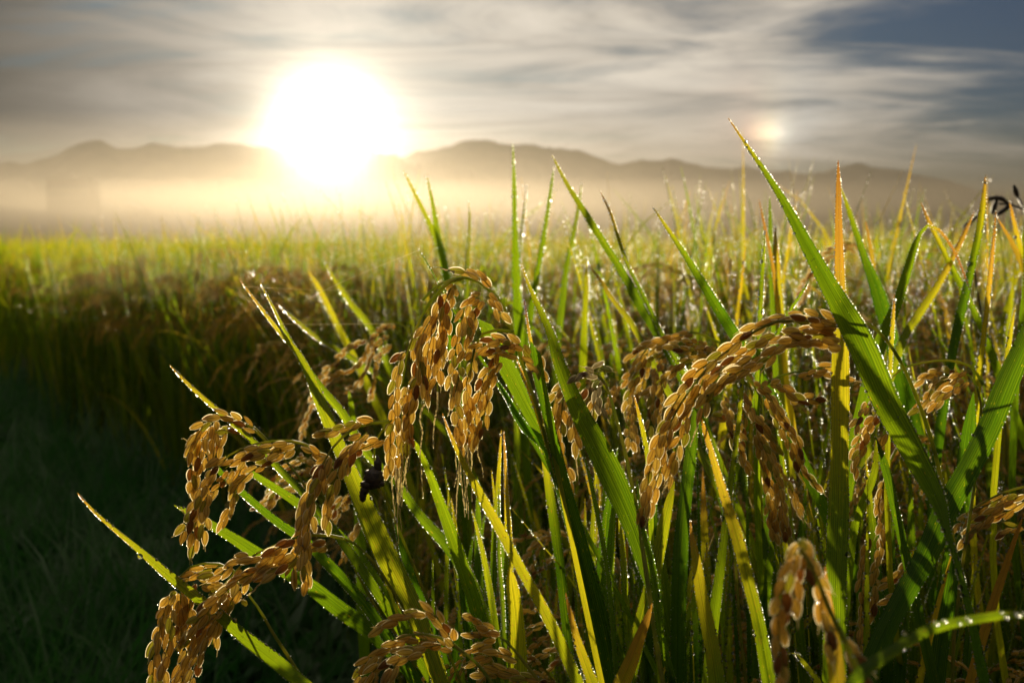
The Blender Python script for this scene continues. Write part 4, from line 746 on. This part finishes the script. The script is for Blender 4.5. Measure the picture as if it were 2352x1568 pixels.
# spider silk
def thread(pts, d0, d1, label):
    q = np.array([P(x, y, d0+(d1-d0)*i/(len(pts)-1)) for i, (x, y) in enumerate(pts)]); C, L = catmull(q, 30); mb = MB(); tube(mb, C, .00009, 4)
    o = mb.build('spider_thread', M_AWN, origin=C[0]); o.location = C[0]; tag(o, label, 'spider thread', 'spider threads')
    for i in range(60):
        t = random.random(); p_ = C[0]*(1-t)+C[-1]*t; k = min(29, int(t*29)); DEW.append((C[k], random.uniform(.00007, .00013)))
thread([(700, 690), (780, 650), (870, 612), (958, 576)], .60, .60, 'spider thread rising to the dark leaf tip above the central panicle')
thread([(645, 744), (720, 745), (800, 744), (905, 743)], .60, .56, 'level spider thread left of the central panicle')
thread([(560, 658), (680, 664), (820, 668)], .61, .62, 'faint spider thread from the twin blade tips to the right')

# dark weed head, upper right
r = empty('weed_stalk', (.62, 1.05, 0)); o_ = np.array((.62, 1.05, 0))
mb = MB(); q = [P(2338, 455, 1.25), P(2352, 480, 1.2), P(2385, 560, 1.15), P(2400, 800, 1.1)]; C, L = catmull(np.array(q+[np.array((.62, 1.05, 0))]), 40); tube(mb, C, .0016, 6)
C2, _ = catmull(np.array([P(2352, 480, 1.2), P(2320, 470, 1.2), P(2295, 468, 1.2)]), 12); tube(mb, C2, .0012, 5)
C3, _ = catmull(np.array([P(2248, 540, 1.2), P(2240, 600, 1.2), P(2250, 700, 1.2), np.array((.6, 1.1, .3)), np.array((.62, 1.05, 0))]), 30); tube(mb, C3, .0013, 5); mb.build('stem', M_BLACK, r, origin=o_)
for q in ([(2328, 425), (2333, 440), (2338, 455)], [(2318, 468), (2295, 455), (2265, 458)], [(2270, 458), (2262, 475), (2250, 485)], [(2290, 458), (2284, 475), (2278, 492)], [(2325, 462), (2312, 478), (2295, 490), (2285, 494)], [(2262, 478), (2256, 496), (2250, 508)], [(2240, 500), (2225, 512), (2213, 522)], [(2256, 480), (2246, 496), (2240, 500)]):
    C, L = catmull(np.array([P(x, y, 1.2) for x, y in q]), 14); mb = MB(); tube(mb, C, .0024*np.sin(np.linspace(.35, pi-.35, 14))+.0008*rng.random(14), 7); mb.build('seed_pod', M_BLACK, r, origin=o_)
tag(r, 'nearly black weed with crooked seed pods at the right edge above the rice', 'weed')

# ------------------------------------------------------------------ generic rice plants
def gen_leaf(mb, base, az, h0, L, lean, droop, wid, age0, age1, segs=10, cols=2, dew=None, dr=1.):
    """blade leaving the culm at height h0, leaning by lean, drooping further along its length"""
    s = np.linspace(0, 1, segs); th = lean+droop*s**2.2; ds = L/(segs-1)
    hx = np.concatenate(([0], np.cumsum(np.sin(th[:-1])*ds))); hz = np.concatenate(([0], np.cumsum(np.cos(th[:-1])*ds)))
    d = np.array((cos(az), sin(az), 0)); bend = rng.normal(0, .05)
    C = base+np.array((0, 0, h0))+d*hx[:, None]+np.array((0, 0, 1))*hz[:, None]+np.array((-sin(az), cos(az), 0))*(bend*L*s**2)[:, None]
    T = nrm(np.gradient(C, axis=0)); S = np.array((-sin(az), cos(az), 0.)); S = nrm(S-T*(T@S)[:, None]); N = np.cross(S, T)
    ph = rng.uniform(-1.2, 1.2)+s*rng.uniform(-1.2, 1.2); N2 = N*np.cos(ph)[:, None]+S*np.sin(ph)[:, None]
    W = wid/2*np.minimum(1, (s*3+.45))*np.clip((1-s)/.75, 0, 1)**.7+.0002
    V = ribbon(mb, C, N2, W, age0+(age1-age0)*s**2.5, .4, cols, rng.random())
    if dew is not None:
        for side in (0, -1):
            for k in range(int(L*70*dr)):
                t = rng.uniform(.15, .99)*(segs-1); i = int(t); f = t-i; dew.append((V[i, side]*(1-f)+V[min(i+1, segs-1), side]*f, rng.uniform(.0008, .0015)))
    return C
def gen_panicle(mb, top, az, tmpl, n_br=8, size=1.0, droop=1.0, dew=None):
    s = np.linspace(0, 1, 12); th = .25+droop*2.3*s**.8; L = .19*size
    hx = np.concatenate(([0], np.cumsum(np.sin(th[:-1])*L/11))); hz = np.concatenate(([0], np.cumsum(np.cos(th[:-1])*L/11)))
    d = np.array((cos(az), sin(az), 0)); C = top+d*hx[:, None]+np.array((0, 0, 1))*hz[:, None]
    for k in range(n_br):
        i = int(2+(k/n_br)*8.5); t = nrm(C[min(i+1, 11)]-C[i]); dr = nrm(t+rng.normal(0, .28, 3)); p_ = C[i].copy(); pts = [p_.copy()]
        Lb = rng.uniform(.05, .10)*size
        for j in range(6): dr = nrm(dr+np.array((0, 0, -.22))+rng.normal(0, .06, 3)); p_ = p_+dr*Lb/6; pts.append(p_.copy())
        strand(mb, np.array(pts), tmpl, .0079*size, .0034*size, .0042*size, r=.0004, dew=None)
        if dew is not None:
            for q in pts[2:]: dew.append((q+rng.normal(0, .002, 3), rng.uniform(.0005, .001)))
    tube(mb, C, np.linspace(.0011, .0005, 12), 4, mi=1)
def variant(idx, lod):
    """returns meshes (foliage, [panicles], dew) of one hill of rice"""
    global rng
    rng = np.random.default_rng(100+idx); fol = MB(); dew = []; pans = []
    nl = {0: 50, 1: 38, 2: 20}[lod]; segs = {0: 12, 1: 8, 2: 5}[lod]; cols = {0: 2, 1: 2, 2: 2}[lod]
    for k in range(nl):
        az = rng.uniform(0, 2*pi); r0 = rng.uniform(.005, .045); b = np.array((cos(az)*r0, sin(az)*r0, 0)); az2 = az+rng.normal(0, .6)
        up = rng.random()
        h0 = rng.uniform(.22, .62); tall = rng.random() < .3; vt = (.08 if lod else 0) if rng.random() < .25 else 0
        L = (rng.uniform(.92, 1.02)+vt if tall else rng.uniform(.66, .92))-h0; L = max(.2, L)*1.03; lean = abs(rng.normal(.10, .10))+(.05 if tall else .12)
        droop = rng.uniform(0, .3) if rng.random() < .72 else rng.uniform(.5, 2.2)
        u = rng.random(); a0, a1 = (.06+.28*u, .25+.38*rng.random()) if u < .82 else (.45, .7)
        gen_leaf(fol, b, az2, h0, L, lean, droop, rng.uniform(.0065, .0125)*(1.15 if lod == 2 else 1), a0, a1, segs, cols, dew if lod < 2 else None, 1.3 if lod == 0 else .7)
    for k in range(12 if lod < 2 else 5):        # culms
        az = rng.uniform(0, 2*pi); r0 = rng.uniform(.005, .05); b = np.array((cos(az)*r0, sin(az)*r0, 0)); e = b*1.9+np.array((0, 0, rng.uniform(.5, .66)))
        C = np.linspace(b, e, 4); n = len(C); T = C[-1]-C[0]
        ribbon(fol, C, np.tile(nrm(np.array((sin(az), cos(az), .1)))[None], (n, 1)), np.full(n, .0032), .25, .5, 2, rng.random())
    for k in range({0: 7, 1: 7, 2: 3}[lod]):
        pm = MB(); az = rng.uniform(0, 2*pi); d = np.array((cos(az), sin(az), 0)); top = d*rng.uniform(.04, .16)+np.array((0, 0, rng.uniform(.66, .84)))
        C = np.array([d*.02, d*.035+np.array((0, 0, .35)), top]); Cc, _ = catmull(C, 8); tube(pm, Cc, .0013, 3 if lod else 5, mi=1)
        gen_panicle(pm, top, az, {0: G_MID, 1: G_LO, 2: G_LO}[lod], {0: 9, 1: 8, 2: 5}[lod], rng.uniform(.85, 1.1), rng.uniform(.75, 1.1), dew if lod < 2 else None); pans.append(pm)
    dm = None
    if dew:
        dm = MB(); drops(dm, np.array([q[0] for q in dew]), [q[1] for q in dew], False)
    return fol, pans, dm
PM = [M_GRAIN, M_STALK, M_AWN]
protos = []
for lod, cnt in ((0, 7), (1, 8)):
    L_ = []
    for i in range(cnt):
        fol, pans, dm = variant(i+lod*20, lod)
        fo = fol.build('foliage', M_LEAF, link=False); ps = [m.build('panicle', PM, link=False) for m in pans]; do = dm.build('dewdrops', M_DEW, link=False)
        do['kind'] = 'stuff'; L_.append((fo, ps, do))
    protos.append(L_)
rr = random.Random(11)
spots = []
y = .78; row = 0
while y < 9:
    xmax = y*.50+.25; x = edge_x(y)+.06+rr.uniform(0, .1)
    while x < xmax:
        spots.append((x+rr.uniform(-.035, .035), y+rr.uniform(-.03, .03))); x += .17+ (.03 if y > 3 else 0)
    y += .2 if y < 3 else .25; row += 1
spots = [s_ for s_ in spots if not any((s_[0]-q[0])**2+(s_[1]-q[1])**2 < .006 for q in ((.36, .80), (.40, .88), (.56, .9), (.66, .86), (.06, 1.22), (-.04, 1.28), (-.02, 1.02), (.46, 1.3)))]
spots += [(.02+.105*i+rr.uniform(-.02, .02), .70+rr.uniform(-.04, .05)) for i in range(7)]
spots.sort(key=lambda s_: s_[0]**2+s_[1]**2); spots = spots[:285]
YL = spots[-1][1]; RL = math.hypot(*spots[-1])
def place(proto, x, y, rz, sc_, label, group):
    e = empty('rice_plant', (x, y, 0)); e.rotation_euler = (rr.uniform(-.05, .05), rr.uniform(-.05, .05), rz); e.scale = (sc_, sc_, sc_*rr.uniform(.96, 1.05))
    tag(e, label, 'rice plant', group); fo, ps, do = proto
    for q in [fo]+ps+[do]:
        c = q.copy(); col.objects.link(c); c.parent = e
    return e
for i, (x, y) in enumerate(spots):
    lod = 0 if y < 2.0 else 1; near = y < 2.0; left = x/y < -.05
    lab = ('green rice plant in the crowd of leaves and panicles close behind the front plants' if near else
           ('blurred rice plant of the field on the left, beyond the dark bank' if left else 'blurred rice plant standing in the field behind the panicles'))
    grp = 'rice plants close behind the front row' if near else ('rice plants of the left field margin' if left else 'rice plants out in the field')
    sc_ = rr.uniform(.93, 1.05) if near else rr.uniform(.95, 1.08)
    if near and x < .35 and y < 1.15: sc_ *= .86
    if y < 1.7 and x < .13: sc_ = rr.uniform(.78, .86)
    if y < .76: sc_ = rr.uniform(.80, .86)
    place(rr.choice(protos[lod]), x, y, rr.uniform(0, 6.28), sc_, lab, grp)

# the rest of the paddy, past counting: one object
far_src = D.collections.new('far_rice_sources')
srcs = []
for i in range(6):
    fol, pans, dm = variant(60+i, 2); o = fol
    for pm in pans:
        V = np.concatenate(pm.v); b0 = o.n; o.v.append(V); o.a.append(np.concatenate(pm.a)); o.c.append(np.concatenate(pm.c)); 
        for f, m_ in zip(pm.f, pm.m): o.f.append(f+b0); o.m.append(m_+1)
        o.n += len(V)
    srcs.append(o.build('rice_clump_%s' % 'abcdef'[i], [M_LEAF]+PM, link=False))
srcs2 = []
for i in range(4):                      # metre-wide patches for the distance
    rng = np.random.default_rng(300+i); mbp = MB()
    for k in range(260):
        b = np.array((rng.uniform(-.6, .6), rng.uniform(-.6, .6), 0)); u = rng.random()
        gen_leaf(mbp, b, rng.uniform(0, 6.28), .3, rng.uniform(.38, .66), abs(rng.normal(.12, .12)), rng.uniform(0, .8), .017, .22+.2*u, .38+.3*u, 4, 2)
    srcs2.append(mbp.build('rice_patch_%s' % 'abcd'[i], M_LEAF, link=False))
def scatter(name, pts, objs, label, smin, smax):
    c = D.collections.new(name+'_source')
    for o in objs: c.objects.link(o)
    me = D.meshes.new(name); me.vertices.add(len(pts)); me.vertices.foreach_set('co', np.asarray(pts, float).ravel()); me.update()
    ob = D.objects.new(name, me); col.objects.link(ob); tag(ob, label, kind='stuff')
    ng = D.node_groups.new(name+'_nodes', 'GeometryNodeTree'); ng.interface.new_socket('Geometry', in_out='INPUT', socket_type='NodeSocketGeometry'); ng.interface.new_socket('Geometry', in_out='OUTPUT', socket_type='NodeSocketGeometry')
    t = NT(ng); gi = t.new('NodeGroupInput'); go = t.new('NodeGroupOutput'); ip = t.new('GeometryNodeInstanceOnPoints'); ci = t.new('GeometryNodeCollectionInfo')
    ci.inputs['Collection'].default_value = c; ci.inputs['Separate Children'].default_value = True; ci.inputs['Reset Children'].default_value = True
    t.lk(gi.outputs[0], ip.inputs['Points']); t.lk(ci.outputs[0], ip.inputs['Instance']); ip.inputs['Pick Instance'].default_value = True
    ri = t.new('FunctionNodeRandomValue', data_type='INT'); ri.inputs['Min'].default_value if False else None
    ri.inputs[4].default_value = 0; ri.inputs[5].default_value = len(objs)-1; t.lk(ri.outputs[2], ip.inputs['Instance Index'])
    rv = t.new('FunctionNodeRandomValue', data_type='FLOAT_VECTOR'); rv.inputs[0].default_value = (-.06, -.06, 0); rv.inputs[1].default_value = (.06, .06, 6.283); rv.inputs['Seed'].default_value = 3
    t.lk(rv.outputs[0], ip.inputs['Rotation'])
    rs = t.new('FunctionNodeRandomValue', data_type='FLOAT'); rs.inputs[2].default_value = smin; rs.inputs[3].default_value = smax; rs.inputs['Seed'].default_value = 5; t.lk(rs.outputs[1], ip.inputs['Scale'])
    t.lk(ip.outputs[0], go.inputs[0]); m = ob.modifiers.new('scatter', 'NODES'); m.node_group = ng; return ob
rg = np.random.default_rng(21)
pts = []
y = 2.5
while y < 26:
    st = .24 if y < 12 else .34; x = edge_x(y)+.08; xm = y*.56+.6
    while x < xm:
        if math.hypot(x, y) > RL: pts.append((x+rg.uniform(-.06, .06), y+rg.uniform(-.06, .06), 0))
        x += st
    y += st
scatter('rice_field', pts, srcs, 'the rest of the green and gold rice field receding to the mist', .97, 1.11)
pts = []; y = 26.
while y < 170:
    st = .85+y*.012; x = max(edge_x(y), -y*.6); xm = y*.58
    while x < xm: pts.append((x+rg.uniform(-.3, .3), y+rg.uniform(-.3, .3), 0)); x += st
    y += st*1.1
scatter('distant_rice_field', pts, srcs2, 'distant band of rice tops fading into the mist', .98, 1.15)

# weeds and grass on the dark bank
def weed_patch(name, seed, kind):
    global rng
    rng = np.random.default_rng(seed); m = MB()
    for k in range(70):
        b = np.array((rng.normal(0, .09), rng.normal(0, .09), 0)); 
        if kind == 0: gen_leaf(m, b, rng.uniform(0, 6.28), 0, rng.uniform(.10, .32), abs(rng.normal(.25, .25)), rng.uniform(.2, 1.6), rng.uniform(.003, .006), .02, .15, 6, 2)
        else:
            for q in range(3): gen_leaf(m, b, rng.uniform(0, 6.28), rng.uniform(.02, .14), rng.uniform(.03, .06), rng.uniform(.6, 1.2), .6, rng.uniform(.018, .03), .0, .05, 4, 2)
    return m.build(name, M_WEEDLEAF, link=False)
def weed_material():
    m, t, o = mat('bank_weed'); g = t.new('ShaderNodeNewGeometry'); n = t.noise(g.outputs['Position'], 4., 2)
    p_ = t.new('ShaderNodeBsdfPrincipled'); t.lk(t.mixc(t.maprange(n, .4, .6), (.010, .08, .010), (.15, .23, .12)), p_.inputs['Base Color']); p_.inputs['Roughness'].default_value = .55
    tl = t.new('ShaderNodeBsdfTranslucent'); tl.inputs[0].default_value = (.06, .25, .03, 1); mx = t.new('ShaderNodeMixShader'); mx.inputs[0].default_value = .4; t.lk(p_, mx.inputs[1]); t.lk(tl, mx.inputs[2]); t.lk(mx, o.inputs[0]); return m
M_WEEDLEAF = weed_material()
ws = [weed_patch('grass_tuft_a', 1, 0), weed_patch('grass_tuft_b', 2, 0), weed_patch('leafy_weed_a', 3, 1), weed_patch('leafy_weed_b', 4, 1)]
pts = []
while len(pts) < 2300:
    y = rg.uniform(1.4, 9); x = rg.uniform(-y*.6-.5, edge_x(y)+.05)
    if math.sin(x*4.1+1.3*math.sin(y*2.3))+math.sin(y*3.3+x*2)+rg.normal(0, .8) > -.1: pts.append((x, y, -.01))
scatter('bank_grass', pts, ws, 'dark dewy grass and weeds covering the shaded bank', .6, 1.7)

# foreground dew, past counting: one object
mb = MB(); pos = np.array([q[0] for q in DEW]); rad = np.array([q[1] for q in DEW]); drops(mb, pos, rad*1.45, True)
tag(mb.build('dewdrops', M_DEW), 'tiny dewdrops beading the foreground leaves and husks', kind='stuff')
print('DEW', len(DEW), 'spots', len(spots), 'YL', YL)
